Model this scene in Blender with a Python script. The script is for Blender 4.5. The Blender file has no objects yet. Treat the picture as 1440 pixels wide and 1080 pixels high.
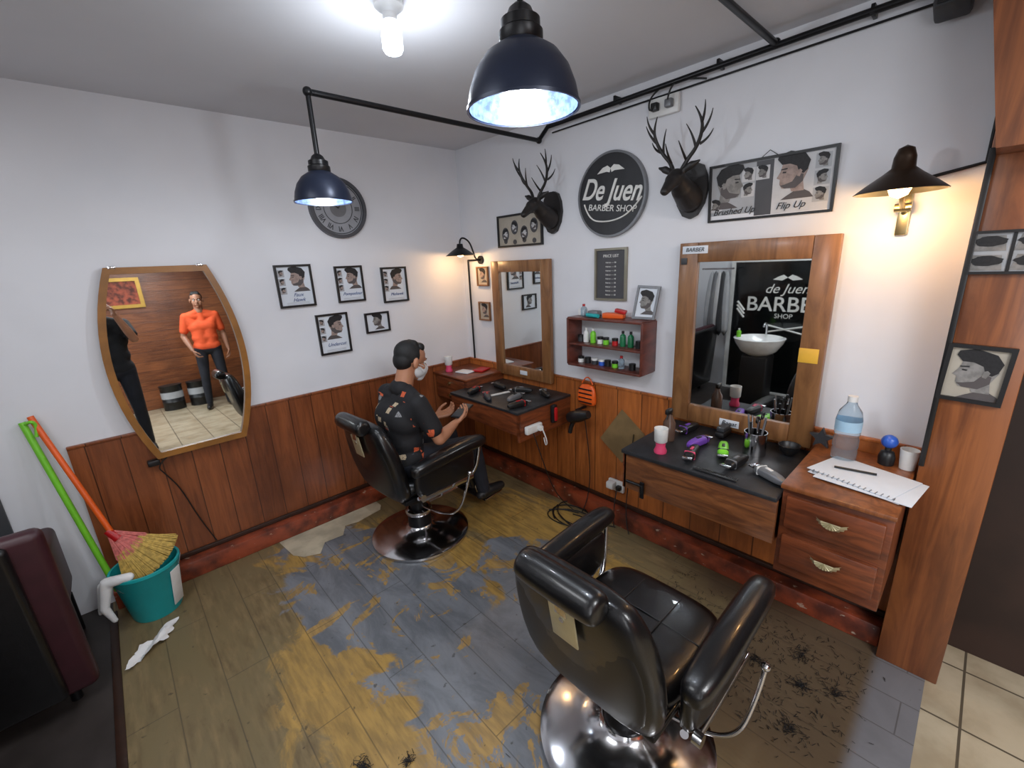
import bpy, bmesh, math, random
from mathutils import Matrix, Vector, Euler
random.seed(7)
V=Vector; D=bpy.data; COL=bpy.context.scene.collection
rad=math.radians
# ---------------------------------------------------------------- materials
def lin(c):
    return tuple(((x/12.92) if x<=.04045 else ((x+.055)/1.055)**2.4) for x in c)
def rgb(r,g,b): return lin((r/255,g/255,b/255))
class NT:
    def __init__(s,name):
        s.m=D.materials.new(name); s.m.use_nodes=True; s.t=s.m.node_tree; s.b=s.t.nodes['Principled BSDF']; s.tc=s.n('ShaderNodeTexCoord')
    def n(s,t,**k):
        nd=s.t.nodes.new(t)
        for a,v in k.items(): setattr(nd,a,v)
        return nd
    def l(s,a,b): s.t.links.new(a,b)
    def math(s,op,a,b=None,c=None,clamp=False):
        nd=s.n('ShaderNodeMath',operation=op); nd.use_clamp=clamp
        for i,x in enumerate((a,b,c)):
            if x is None: continue
            if isinstance(x,(int,float)): nd.inputs[i].default_value=x
            else: s.l(x,nd.inputs[i])
        return nd.outputs[0]
    def mix(s,f,a,b,mode='MIX'):
        nd=s.n('ShaderNodeMix',data_type='RGBA',blend_type=mode)
        for i,x in ((0,f),(6,a),(7,b)):
            if isinstance(x,(int,float)): nd.inputs[i].default_value=x
            elif isinstance(x,tuple): nd.inputs[i].default_value=(*x[:3],1)
            else: s.l(x,nd.inputs[i])
        return nd.outputs[2]
    def map(s,scale,src=None,loc=(0,0,0)):
        m=s.n('ShaderNodeMapping'); m.inputs['Scale'].default_value=scale; m.inputs['Location'].default_value=loc
        s.l(src or s.tc.outputs['Object'],m.inputs[0]); return m.outputs[0]
    def noise(s,scale,vec=None,detail=4,rough=.55,dist=0):
        nd=s.n('ShaderNodeTexNoise'); nd.inputs['Scale'].default_value=scale; nd.inputs['Detail'].default_value=detail
        nd.inputs['Roughness'].default_value=rough; nd.inputs['Distortion'].default_value=dist
        s.l(vec or s.tc.outputs['Object'],nd.inputs['Vector']); return nd.outputs[0]
    def ss(s,x,a,b):
        nd=s.n('ShaderNodeMapRange',interpolation_type='SMOOTHSTEP'); s.l(x,nd.inputs[0])
        nd.inputs[1].default_value=a; nd.inputs[2].default_value=b; return nd.outputs[0]
    def bump(s,h,st=.2,d=.01):
        nd=s.n('ShaderNodeBump'); nd.inputs['Strength'].default_value=st; nd.inputs['Distance'].default_value=d
        s.l(h,nd.inputs['Height']); s.l(nd.outputs[0],s.b.inputs['Normal'])
    def base(s,x):
        if isinstance(x,tuple): s.b.inputs['Base Color'].default_value=(*x[:3],1)
        else: s.l(x,s.b.inputs['Base Color'])
def M(name,c,rough=.5,metal=0,var=.12,scale=12,bump=0,emit=0,ecol=None,trans=0,coat=0):
    t=NT(name); n=t.noise(scale)
    c2=tuple(x*(1-var) for x in c)
    t.base(t.mix(t.ss(n,.35,.65),c,c2))
    t.b.inputs['Roughness'].default_value=rough; t.b.inputs['Metallic'].default_value=metal
    if bump: t.bump(t.noise(scale*8),bump,.003)
    if emit:
        t.b.inputs['Emission Color'].default_value=(*(ecol or c),1); t.b.inputs['Emission Strength'].default_value=emit
    if trans: t.b.inputs['Transmission Weight'].default_value=trans; t.b.inputs['IOR'].default_value=1.2
    if coat: t.b.inputs['Coat Weight'].default_value=coat
    return t.m
def wood(name,ca,cb,dirv=None,width=.12,gs=(25,25,1.5),rough=.35,seam=.035,coat=.3,big=.55):
    t=NT(name); g=t.noise(1.6,t.map(gs),6,.6,1.2); g=t.ss(g,.3,.72)
    if dirv:
        dp=t.n('ShaderNodeVectorMath',operation='DOT_PRODUCT'); t.l(t.tc.outputs['Object'],dp.inputs[0]); dp.inputs[1].default_value=dirv
        q=t.math('DIVIDE',dp.outputs['Value'],width); fl=t.math('FLOOR',q); fr=t.math('FRACT',q)
        wn=t.n('ShaderNodeTexWhiteNoise',noise_dimensions='1D'); t.l(fl,wn.inputs['W'])
        f=t.math('ADD',t.math('MULTIPLY',g,.6),t.math('MULTIPLY',wn.outputs[0],.4))
        col=t.mix(f,ca,cb); s=t.math('LESS_THAN',fr,seam)
        col=t.mix(t.math('MULTIPLY',s,.8),col,tuple(x*.12 for x in cb)); t.bump(t.math('SUBTRACT',g,t.math('MULTIPLY',s,6)),.25,.004)
    else: col=t.mix(g,ca,cb)
    bg=t.noise(1.7,None,5); col=t.mix(t.math('MULTIPLY',t.ss(bg,.45,.75),big),col,tuple(x*.5 for x in cb)); t.base(col)
    t.b.inputs['Roughness'].default_value=rough; t.b.inputs['Coat Weight'].default_value=coat; t.b.inputs['Coat Roughness'].default_value=.25
    return t.m
WHITE=M('wall_paint_white',rgb(222,223,228),.65,var=.05,scale=2,bump=.05)
CEIL=M('ceiling_paint',rgb(212,213,218),.8,var=.05,scale=1.5)
WAIN=wood('wainscot_wood',rgb(150,84,46),rgb(98,50,27),(1,1,0),.13,(18,18,1.6),.34)
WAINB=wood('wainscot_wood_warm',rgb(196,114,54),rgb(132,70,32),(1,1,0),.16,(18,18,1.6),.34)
HWOOD=wood('plank_wall_wood',rgb(150,88,48),rgb(94,48,24),(0,0,1),.15,(2,2,20),.4)
def basemat():
    t=NT('baseboard_worn_red'); n=t.noise(9,None,5); c=t.mix(t.ss(n,.35,.7),rgb(150,68,40),rgb(78,34,24)); sp=t.noise(40,t.map((.5,.5,1)),4); c=t.mix(t.math('MULTIPLY',t.ss(sp,.64,.7),.7),c,rgb(190,170,150)); t.base(c); t.b.inputs['Roughness'].default_value=.4; t.b.inputs['Coat Weight'].default_value=.3; return t.m
BASEW=basemat()
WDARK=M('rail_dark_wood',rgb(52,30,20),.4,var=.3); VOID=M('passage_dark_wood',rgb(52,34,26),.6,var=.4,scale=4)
PILW=wood('pillar_wood',rgb(150,88,46),rgb(104,56,28),None,.1,(14,14,1.2),.4)
FRW=wood('frame_wood',rgb(142,98,58),rgb(106,68,36),None,.1,(12,12,2),.45,big=.2)
CABW=wood('cabinet_wood',rgb(132,68,36),rgb(82,40,22),None,.1,(3,3,24),.35)
APRW=wood('vanity_wood',rgb(128,78,42),rgb(80,44,24),None,.1,(3,3,22),.4)
SHW=wood('shelf_wood',rgb(110,54,42),rgb(74,34,26),None,.1,(10,3,10),.45)
BLK=M('black_paint',rgb(22,22,24),.4); BLKM=M('black_metal',rgb(24,24,27),.35,.4)
GRYM=M('grey_satin',rgb(120,122,126),.4,.3); DKG=M('dark_grey',rgb(52,54,58),.5)
TOPM=M('vanity_top_vinyl',rgb(40,42,46),.45,var=.5,scale=14,bump=.1)
LEA=M('black_leather',rgb(17,17,19),.3,var=.3,scale=30,bump=.12,coat=.25)
MAR=M('maroon_leather',rgb(58,24,32),.45,var=.2,bump=.1)
CHR=M('chrome',rgb(215,215,218),.15,1,var=.1); BRASS=M('aged_brass',rgb(186,172,130),.3,1); NICK=M('worn_nickel',rgb(196,186,150),.35,.5)
SIL=M('silver_frame',rgb(150,146,130),.35,.6)
MIRR=M('mirror_glass',rgb(225,230,230),.015,1,var=0)
PAP=M('paper_white',rgb(212,218,226),.7,var=.04); PAPG=M('paper_grey',rgb(168,170,174),.6,var=.1); PAPD=M('paper_dark',rgb(70,70,74),.5)
PAPL=M('print_light',rgb(196,196,198),.6)
BEI=M('paper_sepia',rgb(176,168,154),.6)
SKP=M('print_skin',rgb(160,140,132),.6,var=.3,scale=60); SKG=M('print_skin_grey',rgb(140,137,134),.6,var=.35,scale=50); SKD=M('print_shadow',rgb(84,78,78),.6); HRP=M('print_hair',rgb(30,29,32),.6,var=.5,scale=120); BLUP=M('print_blue',rgb(50,74,130),.6)
SIGN=M('sign_black',rgb(40,41,45),.45,var=.25); LET=M('lettering_white',rgb(228,228,224),.5)
PLA=M('white_plastic',rgb(226,226,224),.35); RED=M('red_plastic',rgb(178,24,28),.35); PINK=M('pink_plastic',rgb(214,70,110),.4)
GRN=M('lime_plastic',rgb(120,205,50),.35); TEAL=M('teal_plastic',rgb(30,168,172),.4,var=.08); ORG=M('orange_plastic',rgb(232,96,28),.4)
BLUE=M('blue_plastic',rgb(46,92,190),.3); PUR=M('purple_plastic',rgb(110,66,170),.4); GRNB=M('green_bottle',rgb(30,110,70),.25)
STRAW=M('straw',rgb(206,172,88),.8,var=.35,scale=60,bump=.4); STRP=M('straw_pink',rgb(216,118,112),.8,var=.3,scale=60,bump=.4)
WATER=M('pet_plastic',rgb(206,224,236),.08,trans=.9,var=0); CERA=M('ceramic',rgb(245,245,245),.12,coat=.6)
DIA=M('patch_board',rgb(136,112,76),.5,var=.3,scale=6); WIRE=M('cable_black',rgb(20,20,20),.5); TISS=M('tissue',rgb(232,232,232),.9,bump=.3)
PATCH=M('bare_pale_underlay',rgb(196,186,162),.5,var=.3,scale=7)
SKIN=M('skin',rgb(176,122,92),.5,var=.08); SKIN2=M('skin_tan',rgb(150,104,80),.5,var=.08)
HAIR=M('hair_black',rgb(16,15,16),.6,var=.4,scale=80,bump=.5); JEAN=M('dark_jeans',rgb(28,31,42),.8,var=.3,bump=.2); TEEB=M('black_tshirt',rgb(24,24,28),.85,var=.2)
SHOE=M('shoe_black',rgb(24,24,26),.5); ORS=M('orange_tshirt',rgb(222,84,38),.8,bump=.1); MASK=M('surgical_mask',rgb(222,224,226),.8)
EYEW=M('eye_white',rgb(220,220,215),.3); TAPE=M('yellow_label',rgb(226,176,60),.5)
GLASS=M('dark_glass',rgb(16,19,20),.12,coat=.5,var=.2)
def lampm(name,c,e): return M(name,c,.4,emit=e,ecol=c,var=0)
BULB=lampm('bulb_cool',(.66,.8,1),14); BULBC=lampm('bulb_ceiling',(.74,.84,1),7); BULBW=lampm('bulb_warm',(1,.62,.28),18)
def shirtmat():
    t=NT('patterned_shirt'); b=t.n('ShaderNodeTexVoronoi',distance='CHEBYCHEV'); b.inputs['Scale'].default_value=24; b.inputs['Randomness'].default_value=.7
    t.l(t.map((1,1,1.3)),b.inputs['Vector']); sp=t.n('ShaderNodeSeparateColor'); t.l(b.outputs['Color'],sp.inputs[0])
    r=t.n('ShaderNodeValToRGB'); r.color_ramp.interpolation='CONSTANT'; e=r.color_ramp.elements
    e[0].position=0; e[0].color=(.008,.008,.01,1); e[1].position=.58; e[1].color=(*rgb(206,92,54),1)
    for p,c in ((.7,rgb(24,24,28)),(.77,rgb(190,170,140)),(.83,rgb(130,130,132)),(.88,rgb(20,20,24))): x=e.new(p); x.color=(*c,1)
    t.l(sp.outputs[0],r.inputs[0]); d=t.math('GREATER_THAN',b.outputs['Distance'],.42)
    fine=t.math('GREATER_THAN',t.noise(160),.6)
    c=t.mix(d,r.outputs[0],(.008,.008,.01)); c=t.mix(t.math('MULTIPLY',fine,.8),c,(.01,.01,.012)); t.base(c); t.b.inputs['Roughness'].default_value=.8; return t.m
SHIRT=shirtmat()
def floormat():
    t=NT('worn_plank_floor'); P=t.tc.outputs['Object']; n1=t.noise(2.6,None,8,.62,.8); n2=t.noise(1.3,t.map((5,1.8,1)),8,.68,.8); n3=t.noise(14,t.map((3,.5,1)),4); n4=t.noise(3.3,None,8,.7,1.5)
    def ell(cx,cy,rx,ry):
        m=t.map((1/rx,1/ry,0),P,(-cx/rx,-cy/ry,0)); l=t.n('ShaderNodeVectorMath',operation='LENGTH'); t.l(m,l.inputs[0]); return t.math('SUBTRACT',1,l.outputs['Value'])
    e=ell(-1.42,-.75,.34,.6)
    for a in ((-1.35,-1.3,.34,.5),(-1.1,-1.85,.42,.42),(-1.4,-1.8,.3,.35),(-.75,-1.35,.22,.3)): e=t.math('MAXIMUM',e,ell(*a))
    e2=e
    for a in ((-.5,-1.1,.32,.55),(-1.72,-1.45,.25,.55),(-.85,-1.6,.45,.45),(-1.0,-1.15,.35,.35),(-.85,-1.95,.3,.2),(-1.7,-1.95,.3,.35)): e2=t.math('MAXIMUM',e2,ell(*a))
    g=t.ss(t.math('ADD',e,t.math('MULTIPLY',t.math('SUBTRACT',n1,.5),2.4)),-.04,.1)
    o=t.ss(t.math('ADD',e2,t.math('MULTIPLY',t.math('SUBTRACT',n2,.5),3.0)),-.15,.25)
    brown=t.mix(t.ss(n3,.3,.7),rgb(134,116,82),rgb(100,84,58)); brown=t.mix(t.ss(n2,.35,.6),brown,rgb(116,102,72))
    och=t.mix(t.ss(n3,.3,.7),rgb(178,142,74),rgb(140,112,62))
    gray=t.mix(t.ss(n2,.35,.7),rgb(124,128,134),rgb(94,98,104))
    c=t.mix(t.math('MULTIPLY',o,.85),brown,och); c=t.mix(g,c,gray)
    sc=t.math('MULTIPLY',t.ss(n4,.55,.58),.85); c=t.mix(t.math('MULTIPLY',sc,t.ss(e2,-.3,.1)),c,och)
    sep=t.n('ShaderNodeSeparateXYZ'); t.l(P,sep.inputs[0]); x,y=sep.outputs[0],sep.outputs[1]
    dk=t.math('MULTIPLY',t.ss(t.math('ADD',t.math('MULTIPLY',y,-1),n1),2.35,2.9),t.ss(x,-1.25,-.75)); c=t.mix(t.math('MULTIPLY',dk,.75),c,rgb(84,68,56))
    st=t.math('MULTIPLY',t.math('MULTIPLY',t.ss(y,-2.73,-2.78),t.ss(x,-1.6,-.9)),.9); c=t.mix(st,c,t.mix(n1,rgb(140,140,144),rgb(92,92,96)))
    br=t.n('ShaderNodeTexBrick'); br.inputs['Scale'].default_value=1; br.inputs['Brick Width'].default_value=.95; br.inputs['Row Height'].default_value=.16; br.inputs['Mortar Size'].default_value=.0025; br.inputs['Mortar Smooth'].default_value=.3
    cm=t.n('ShaderNodeCombineXYZ'); t.l(y,cm.inputs[0]); t.l(x,cm.inputs[1]); t.l(cm.outputs[0],br.inputs['Vector'])
    c=t.mix(t.math('MULTIPLY',br.outputs['Fac'],.5),c,rgb(56,50,42))
    sp=t.noise(30,None,3); c=t.mix(t.math('MULTIPLY',t.ss(sp,.66,.74),.6),c,rgb(48,42,36))
    t.base(c); r=t.n('ShaderNodeMapRange'); t.l(n1,r.inputs[0]); r.inputs[3].default_value=.2; r.inputs[4].default_value=.5; t.l(r.outputs[0],t.b.inputs['Roughness'])
    t.bump(t.math('SUBTRACT',n1,br.outputs['Fac']),.15,.004); return t.m
def tilemat(name,c1,c2,w):
    t=NT(name); br=t.n('ShaderNodeTexBrick'); br.offset=0; br.inputs['Scale'].default_value=1; br.inputs['Brick Width'].default_value=w; br.inputs['Row Height'].default_value=w; br.inputs['Mortar Size'].default_value=.004
    t.l(t.tc.outputs['Object'],br.inputs['Vector']); n=t.noise(5,None,6); t.base(t.mix(br.outputs['Fac'],t.mix(t.ss(n,.35,.7),c1,c2),rgb(90,80,66))); t.b.inputs['Roughness'].default_value=.3; return t.m
FLOOR=floormat(); TILE=tilemat('beige_floor_tile',rgb(190,176,150),rgb(162,146,120),.3); FLD=M('dark_side_floor',rgb(58,52,50),.4,var=.3,scale=5)
# ---------------------------------------------------------------- geometry helpers
class G:
    def __init__(s,name,loc=(0,0,0),rz=0,tilt=0,world=False):
        s.e=D.objects.new(name,None); COL.objects.link(s.e); s.e.empty_display_size=.05
        s.e.location=loc; s.e.rotation_euler=(tilt,0,rz); s.off=V(loc)*-1 if world else V((0,0,0))
    def add(s,name,data,mat):
        o=D.objects.new(name,data); COL.objects.link(o); o.parent=s.e; o.location=s.off
        if mat: data.materials.append(mat)
        return o
class Root:
    off=V((0,0,0))
    def add(s,name,data,mat):
        o=D.objects.new(name,data); COL.objects.link(o)
        if mat: data.materials.append(mat)
        return o
ROOT=Root()
def fin(g,name,bm,mat,smooth=True,ang=35):
    me=D.meshes.new(name); bmesh.ops.recalc_face_normals(bm,faces=bm.faces); bm.to_mesh(me); bm.free()
    if smooth:
        for p in me.polygons: p.use_smooth=True
        try: me.set_sharp_from_angle(angle=rad(ang))
        except Exception: pass
    return g.add(name,me,mat)
def box(g,name,c,s,mat,bev=.004,rot=None,seg=2):
    bm=bmesh.new(); bmesh.ops.create_cube(bm,size=1); bmesh.ops.scale(bm,vec=s,verts=bm.verts)
    b=min(bev,min(s)*.45)
    if b>0: bmesh.ops.bevel(bm,geom=bm.edges[:],offset=b,segments=seg,affect='EDGES',profile=.5)
    if rot: bmesh.ops.rotate(bm,cent=(0,0,0),matrix=Euler(rot).to_matrix(),verts=bm.verts)
    bmesh.ops.translate(bm,vec=c,verts=bm.verts); return fin(g,name,bm,mat)
def bx(g,name,x0,x1,y0,y1,z0,z1,mat,bev=.003):
    return box(g,name,((x0+x1)/2,(y0+y1)/2,(z0+z1)/2),(abs(x1-x0),abs(y1-y0),abs(z1-z0)),mat,bev)
def mat_to(p0,p1):
    p0,p1=V(p0),V(p1); d=p1-p0; q=d.to_track_quat('Z','Y'); return Matrix.Translation((p0+p1)/2)@q.to_matrix().to_4x4(), d.length
def cyl(g,name,p0,p1,r,mat,r1=None,seg=24):
    bm=bmesh.new(); m,L=mat_to(p0,p1); bmesh.ops.create_cone(bm,cap_ends=True,segments=seg,radius1=r,radius2=r if r1 is None else r1,depth=L)
    bmesh.ops.transform(bm,matrix=m,verts=bm.verts); return fin(g,name,bm,mat)
def lathe(g,name,prof,mat,c=(0,0,0),seg=32,mtx=None):
    bm=bmesh.new(); rings=[]
    for r,z in prof:
        if r<1e-5: rings.append([bm.verts.new((0,0,z))])
        else: rings.append([bm.verts.new((r*math.cos(2*math.pi*i/seg),r*math.sin(2*math.pi*i/seg),z)) for i in range(seg)])
    for a,b in zip(rings,rings[1:]):
        for i in range(seg):
            j=(i+1)%seg
            if len(a)==1 and len(b)==1: continue
            if len(a)==1: bm.faces.new((a[0],b[i],b[j]))
            elif len(b)==1: bm.faces.new((a[i],a[j],b[0]))
            else: bm.faces.new((a[i],a[j],b[j],b[i]))
    if mtx: bmesh.ops.transform(bm,matrix=mtx,verts=bm.verts)
    bmesh.ops.translate(bm,vec=c,verts=bm.verts); return fin(g,name,bm,mat,ang=50)
def tube(g,name,pts,r,mat,radii=None,smooth=False):
    cu=D.curves.new(name,'CURVE'); cu.dimensions='3D'; cu.bevel_depth=r; cu.bevel_resolution=4; cu.use_fill_caps=True
    if smooth:
        sp=cu.splines.new('NURBS'); sp.points.add(len(pts)-1); sp.use_endpoint_u=True; sp.order_u=3; sp.resolution_u=8
    else: sp=cu.splines.new('POLY'); sp.points.add(len(pts)-1)
    for i,p in enumerate(pts):
        sp.points[i].co=(*p,1)
        if radii: sp.points[i].radius=radii[i]
    return g.add(name,cu,mat)
def poly(g,name,pts,mat,y=0,th=.0008):
    bm=bmesh.new(); f=bm.faces.new([bm.verts.new((p[0],y,p[1])) for p in pts])
    r=bmesh.ops.extrude_face_region(bm,geom=[f]); bmesh.ops.translate(bm,vec=(0,-th,0),verts=[v for v in r['geom'] if isinstance(v,bmesh.types.BMVert)])
    return fin(g,name,bm,mat,False)
def ring(g,name,outer,inner,y0,y1,mat):
    bm=bmesh.new(); n=len(outer); A=[[bm.verts.new((p[0],y,p[1])) for p in L] for L,y in ((outer,y0),(outer,y1),(inner,y1),(inner,y0))]
    for k in range(4):
        a,b=A[k],A[(k+1)%4]
        for i in range(n): j=(i+1)%n; bm.faces.new((a[i],a[j],b[j],b[i]))
    return fin(g,name,bm,mat,True,30)
def text(g,name,s,pos,size,mat,shear=0,ang=0,ext=.0006,mirror=False,sx=1,bold=0):
    cu=D.curves.new(name,'FONT'); cu.body=s; cu.size=size; cu.align_x='CENTER'; cu.align_y='CENTER'; cu.extrude=ext; cu.shear=shear; cu.offset=bold
    o=g.add(name,cu,mat); o.rotation_euler=(rad(90),-ang,0); o.scale=(-sx if mirror else sx,1,1); o.location=V(pos)+g.off; return o
def loft(g,name,secs,mat,axis='z',n=28,e=3.2):
    bm=bmesh.new(); R=[]
    for t,c1,c2,h1,h2 in secs:
        r=[]
        for i in range(n):
            a=2*math.pi*i/n; ca,sa=math.cos(a),math.sin(a)
            u=c1+h1*math.copysign(abs(ca)**(2/e),ca); w=c2+h2*math.copysign(abs(sa)**(2/e),sa)
            r.append(bm.verts.new({'z':(u,w,t),'x':(t,u,w),'y':(u,t,w)}[axis]))
        R.append(r)
    for a,b in zip(R,R[1:]):
        for i in range(n): j=(i+1)%n; bm.faces.new((a[i],a[j],b[j],b[i]))
    bm.faces.new(R[0]); bm.faces.new(R[-1]); o=fin(g,name,bm,mat,True,60)
    m=o.modifiers.new('s','SUBSURF'); m.levels=1; m.render_levels=1; return o
def blob(g,name,parts,mat,vox=.006,sm=6,xf=None):
    bm=bmesh.new()
    def sph(c,r,mtx=None):
        m=Matrix.Translation(c)@(mtx or Matrix.Identity(4))@Matrix.Diagonal((*( r if hasattr(r,'__len__') else (r,r,r)),1))
        bmesh.ops.create_icosphere(bm,subdivisions=3,radius=1,matrix=m)
    for p in parts:
        if p[0]=='c':
            _,a,b,ra,rb=p; sph(V(a),ra); sph(V(b),rb); m,L=mat_to(a,b)
            if L>1e-4: bmesh.ops.create_cone(bm,cap_ends=True,segments=24,radius1=ra,radius2=rb,depth=L,matrix=m)
        else: sph(V(p[1]),p[2],p[3] if len(p)>3 else None)
    if xf: bmesh.ops.transform(bm,matrix=xf,verts=bm.verts)
    me=D.meshes.new(name); bm.to_mesh(me); bm.free(); o=g.add(name,me,mat)
    r=o.modifiers.new('r','REMESH'); r.mode='VOXEL'; r.voxel_size=vox
    s=o.modifiers.new('s','SMOOTH'); s.iterations=sm; s.factor=.6
    dg=bpy.context.evaluated_depsgraph_get(); me2=D.meshes.new_from_object(o.evaluated_get(dg)); o.modifiers.clear(); o.data=me2
    for p in me2.polygons: p.use_smooth=True
    return o
WB=rad(-90)
# ---------------------------------------------------------------- camera
f,yaw,pitch,roll=611.76,.7397,.2748,-.0474
fw=V((math.sin(yaw)*math.cos(pitch),math.cos(yaw)*math.cos(pitch),-math.sin(pitch))); r0=V((math.cos(yaw),-math.sin(yaw),0)); u0=r0.cross(fw)
R=r0*math.cos(roll)+u0*math.sin(roll); U=-r0*math.sin(roll)+u0*math.cos(roll)
cd=D.cameras.new('camera'); cam=D.objects.new('camera',cd); COL.objects.link(cam); cd.sensor_width=36; cd.lens=36*f/1440; cd.clip_start=.02
C=V((-2.1198,-2.8144,1.6)); cam.matrix_world=Matrix(((R[0],U[0],-fw[0],C[0]),(R[1],U[1],-fw[1],C[1]),(R[2],U[2],-fw[2],C[2]),(0,0,0,1)))
bpy.context.scene.camera=cam
# ---------------------------------------------------------------- room shell
H=2.392; HW=.859; XL=-3.35; YB=-6.0
bx(ROOT,'floor',-2.41,.1,-2.9,.1,-.1,0,FLOOR,0)
bx(ROOT,'floor_tiled',-2.41,.3,YB-.1,-2.9,-.1,-.001,TILE,0)
bx(ROOT,'floor_side',XL-.1,-2.41,YB-.1,.1,-.1,-.002,FLD,0)
bx(ROOT,'trim_floor_edge',-2.425,-2.395,-2.9,-.1,0,.006,WDARK,.002)
bx(ROOT,'ceiling',XL-.1,.3,YB-.1,.1,H,H+.1,CEIL,0)
bx(ROOT,'wall_left',XL-.1,.1,0,.1,0,H,WHITE,0)
bx(ROOT,'wall_right',0,.1,-2.92,0,0,H,WHITE,0)
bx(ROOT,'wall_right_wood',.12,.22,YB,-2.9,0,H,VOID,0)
bx(ROOT,'wall_back',XL-.1,.2,YB-.1,YB,0,H,HWOOD,0)
bx(ROOT,'wall_side',XL-.1,XL,YB,0,0,H,WHITE,0)
bx(ROOT,'trim_wainscot_left',-2.385,0,-.012,0,0,HW-.012,WAIN,0)
bx(ROOT,'trim_wainscot_right',-.012,0,-2.75,0,0,HW-.012,WAINB,0)
bx(ROOT,'trim_rail_left',-2.385,0,-.018,0,HW-.012,HW+.003,WAIN,.003)
bx(ROOT,'trim_rail_right',-.018,0,-2.75,-.018,HW-.012,HW+.003,WAINB,.003)
bx(ROOT,'baseboard_left',-2.39,0,-.098,-.012,0,.10,BASEW,.006)
bx(ROOT,'baseboard_right',-.098,-.012,-2.75,-.098,0,.10,BASEW,.006)
bx(ROOT,'trim_dark_strip_left',-2.385,-.1,-.03,-.012,.10,.125,WDARK,.003)  # solid dark wood strips along the tops of the baseboards
bx(ROOT,'trim_dark_strip_right',-.03,-.012,-2.75,-.03,.10,.125,WDARK,.003)
bx(ROOT,'trim_dado_side',XL,-2.63,-.02,0,0,.72,DKG,.003)
g=G('wooden_pillar',(0,-2.84,0),world=True)
bx(g,'shaft',-.15,.119,-2.93,-2.752,0,H,PILW,.004); bx(g,'edge_strip',-.165,-.15,-2.765,-2.75,.85,1.85,BLK,.002)
bm=bmesh.new(); q=[(-2.765,1.83),(-2.66,H),(-3.05,H),(-3.05,1.83)]
fs=[bm.verts.new((-.30,a,b)) for a,b in q]; ff=bm.faces.new(fs); rr=bmesh.ops.extrude_face_region(bm,geom=[ff]); bmesh.ops.translate(bm,vec=(.16,0,0),verts=[v for v in rr['geom'] if isinstance(v,bmesh.types.BMVert)])
fin(g,'corbel',bm,PILW,False)
g=G('wall_speaker',(-.06,-2.6,2.31),rad(0)); box(g,'case',(0,0,0),(.09,.085,.11),DKG,.012,(0,rad(15),0)); box(g,'grille',(-.046,0,0.01),(.004,.065,.09),BLK,.001,(0,rad(15),0)); box(g,'bracket',(.04,0,0),(.04,.03,.04),BLKM,.004)
g=G('bare_floor_patch',(-1.3,-.2,0),world=True)
bm=bmesh.new(); vs=[bm.verts.new((a,b,.003)) for a,b in [(-1.64,-.10),(-1.0,-.10),(-1.0,-.17),(-1.03,-.22),(-1.2,-.25),(-1.28,-.23),(-1.33,-.32),(-1.44,-.31),(-1.5,-.40),(-1.58,-.36),(-1.62,-.3)]]
bm.faces.new(vs); fin(g,'patch',bm,PATCH,False)
# ---------------------------------------------------------------- picture frames
FACE=[(.35,-.5),(.3,-.2),(.42,.1),(.35,.35),(0,.48),(-.3,.35),(-.36,.12),(-.46,-.05),(-.36,-.1),(-.36,-.25),(-.28,-.38),(-.05,-.36),(0,-.5)]
HAI=[(.40,.1),(.46,.35),(.3,.58),(-.1,.7),(-.42,.62),(-.46,.5),(-.32,.33),(-.1,.33),(.1,.24),(.17,.05),(.3,.0)]
def icon(g,x,z,s,y,skin=None,fl=1,hair=None,bust=True):
    P=lambda nm,pts,m,dy: poly(g,nm,[(x+fl*a*s,z+b*s) for a,b in pts],m,y-dy)
    if bust: P('print_shoulders',[(.62,-.72),(.5,-.56),(.33,-.46),(.05,-.5),(-.12,-.6),(-.3,-.72)],SKD,0)
    P('print_face',FACE,skin or SKP,.0003); P('print_hair',hair or HAI,HRP,.0011)
    P('print_beard',[(.3,-.02),(.3,-.22),(.1,-.4),(-.22,-.38),(-.34,-.28),(-.2,-.26),(0,-.2),(.14,.02)],SKD,.0009)
    P('print_eye',[(-.3,.08),(-.2,.07),(-.18,.11),(-.28,.12)],HRP,.0009); P('print_brow',[(-.34,.17),(-.16,.18),(-.16,.22),(-.34,.2)],HRP,.0009); P('print_ear',[(.12,-.05),(.2,-.08),(.26,.08),(.2,.14),(.12,.1)],skin or SKP,.0015)
def frame(name,wall,u,z,w,h,fm,bg,fwid=.012,depth=.016,rot=0,px=0,tilt=0):
    loc=(u,-.002,z) if wall=='A' else (-.002+px,u,z)
    g=G(name,loc,0 if wall=='A' else WB,tilt)
    if rot: g.e.rotation_euler=(tilt,rot,g.e.rotation_euler[2])
    o=[(-w/2,-h/2),(w/2,-h/2),(w/2,h/2),(-w/2,h/2)]; i=[(a-math.copysign(fwid,a),b-math.copysign(fwid,b)) for a,b in o]
    ring(g,'frame',o,i,0,-depth,fm); poly(g,'print',[(a*.99,b*.99) for a,b in o],bg,-.002,.004); return g
PY=-.0065
def hairposter(x,z,w,h,title,fl=1):
    g=frame('framed_hairstyle_poster','A',x,z,w,h,BLK,PAP)
    icon(g,.018,h*.17,h*.42,PY,SKP,fl)
    for k,(a,b) in enumerate(((-.34,.3),(-.34,.1),(-.34,-.1))):
        poly(g,'print_inset',[(w*a-.018,h*b-.02),(w*a+.018,h*b-.02),(w*a+.018,h*b+.02),(w*a-.018,h*b+.02)],PAPG,PY); icon(g,w*a,h*b,.028,PY-.001,SKP,-fl,bust=False)
    text(g,'print_title',title,(.008,PY-.001,-h*.27),h*.12,BLUP,.4)
    for k in range(3): poly(g,'print_line',[(-w*.3,-h*(.385+.03*k)),(w*.32,-h*(.385+.03*k)),(w*.32,-h*(.393+.03*k)),(-w*.3,-h*(.393+.03*k))],PAPG,PY)
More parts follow.
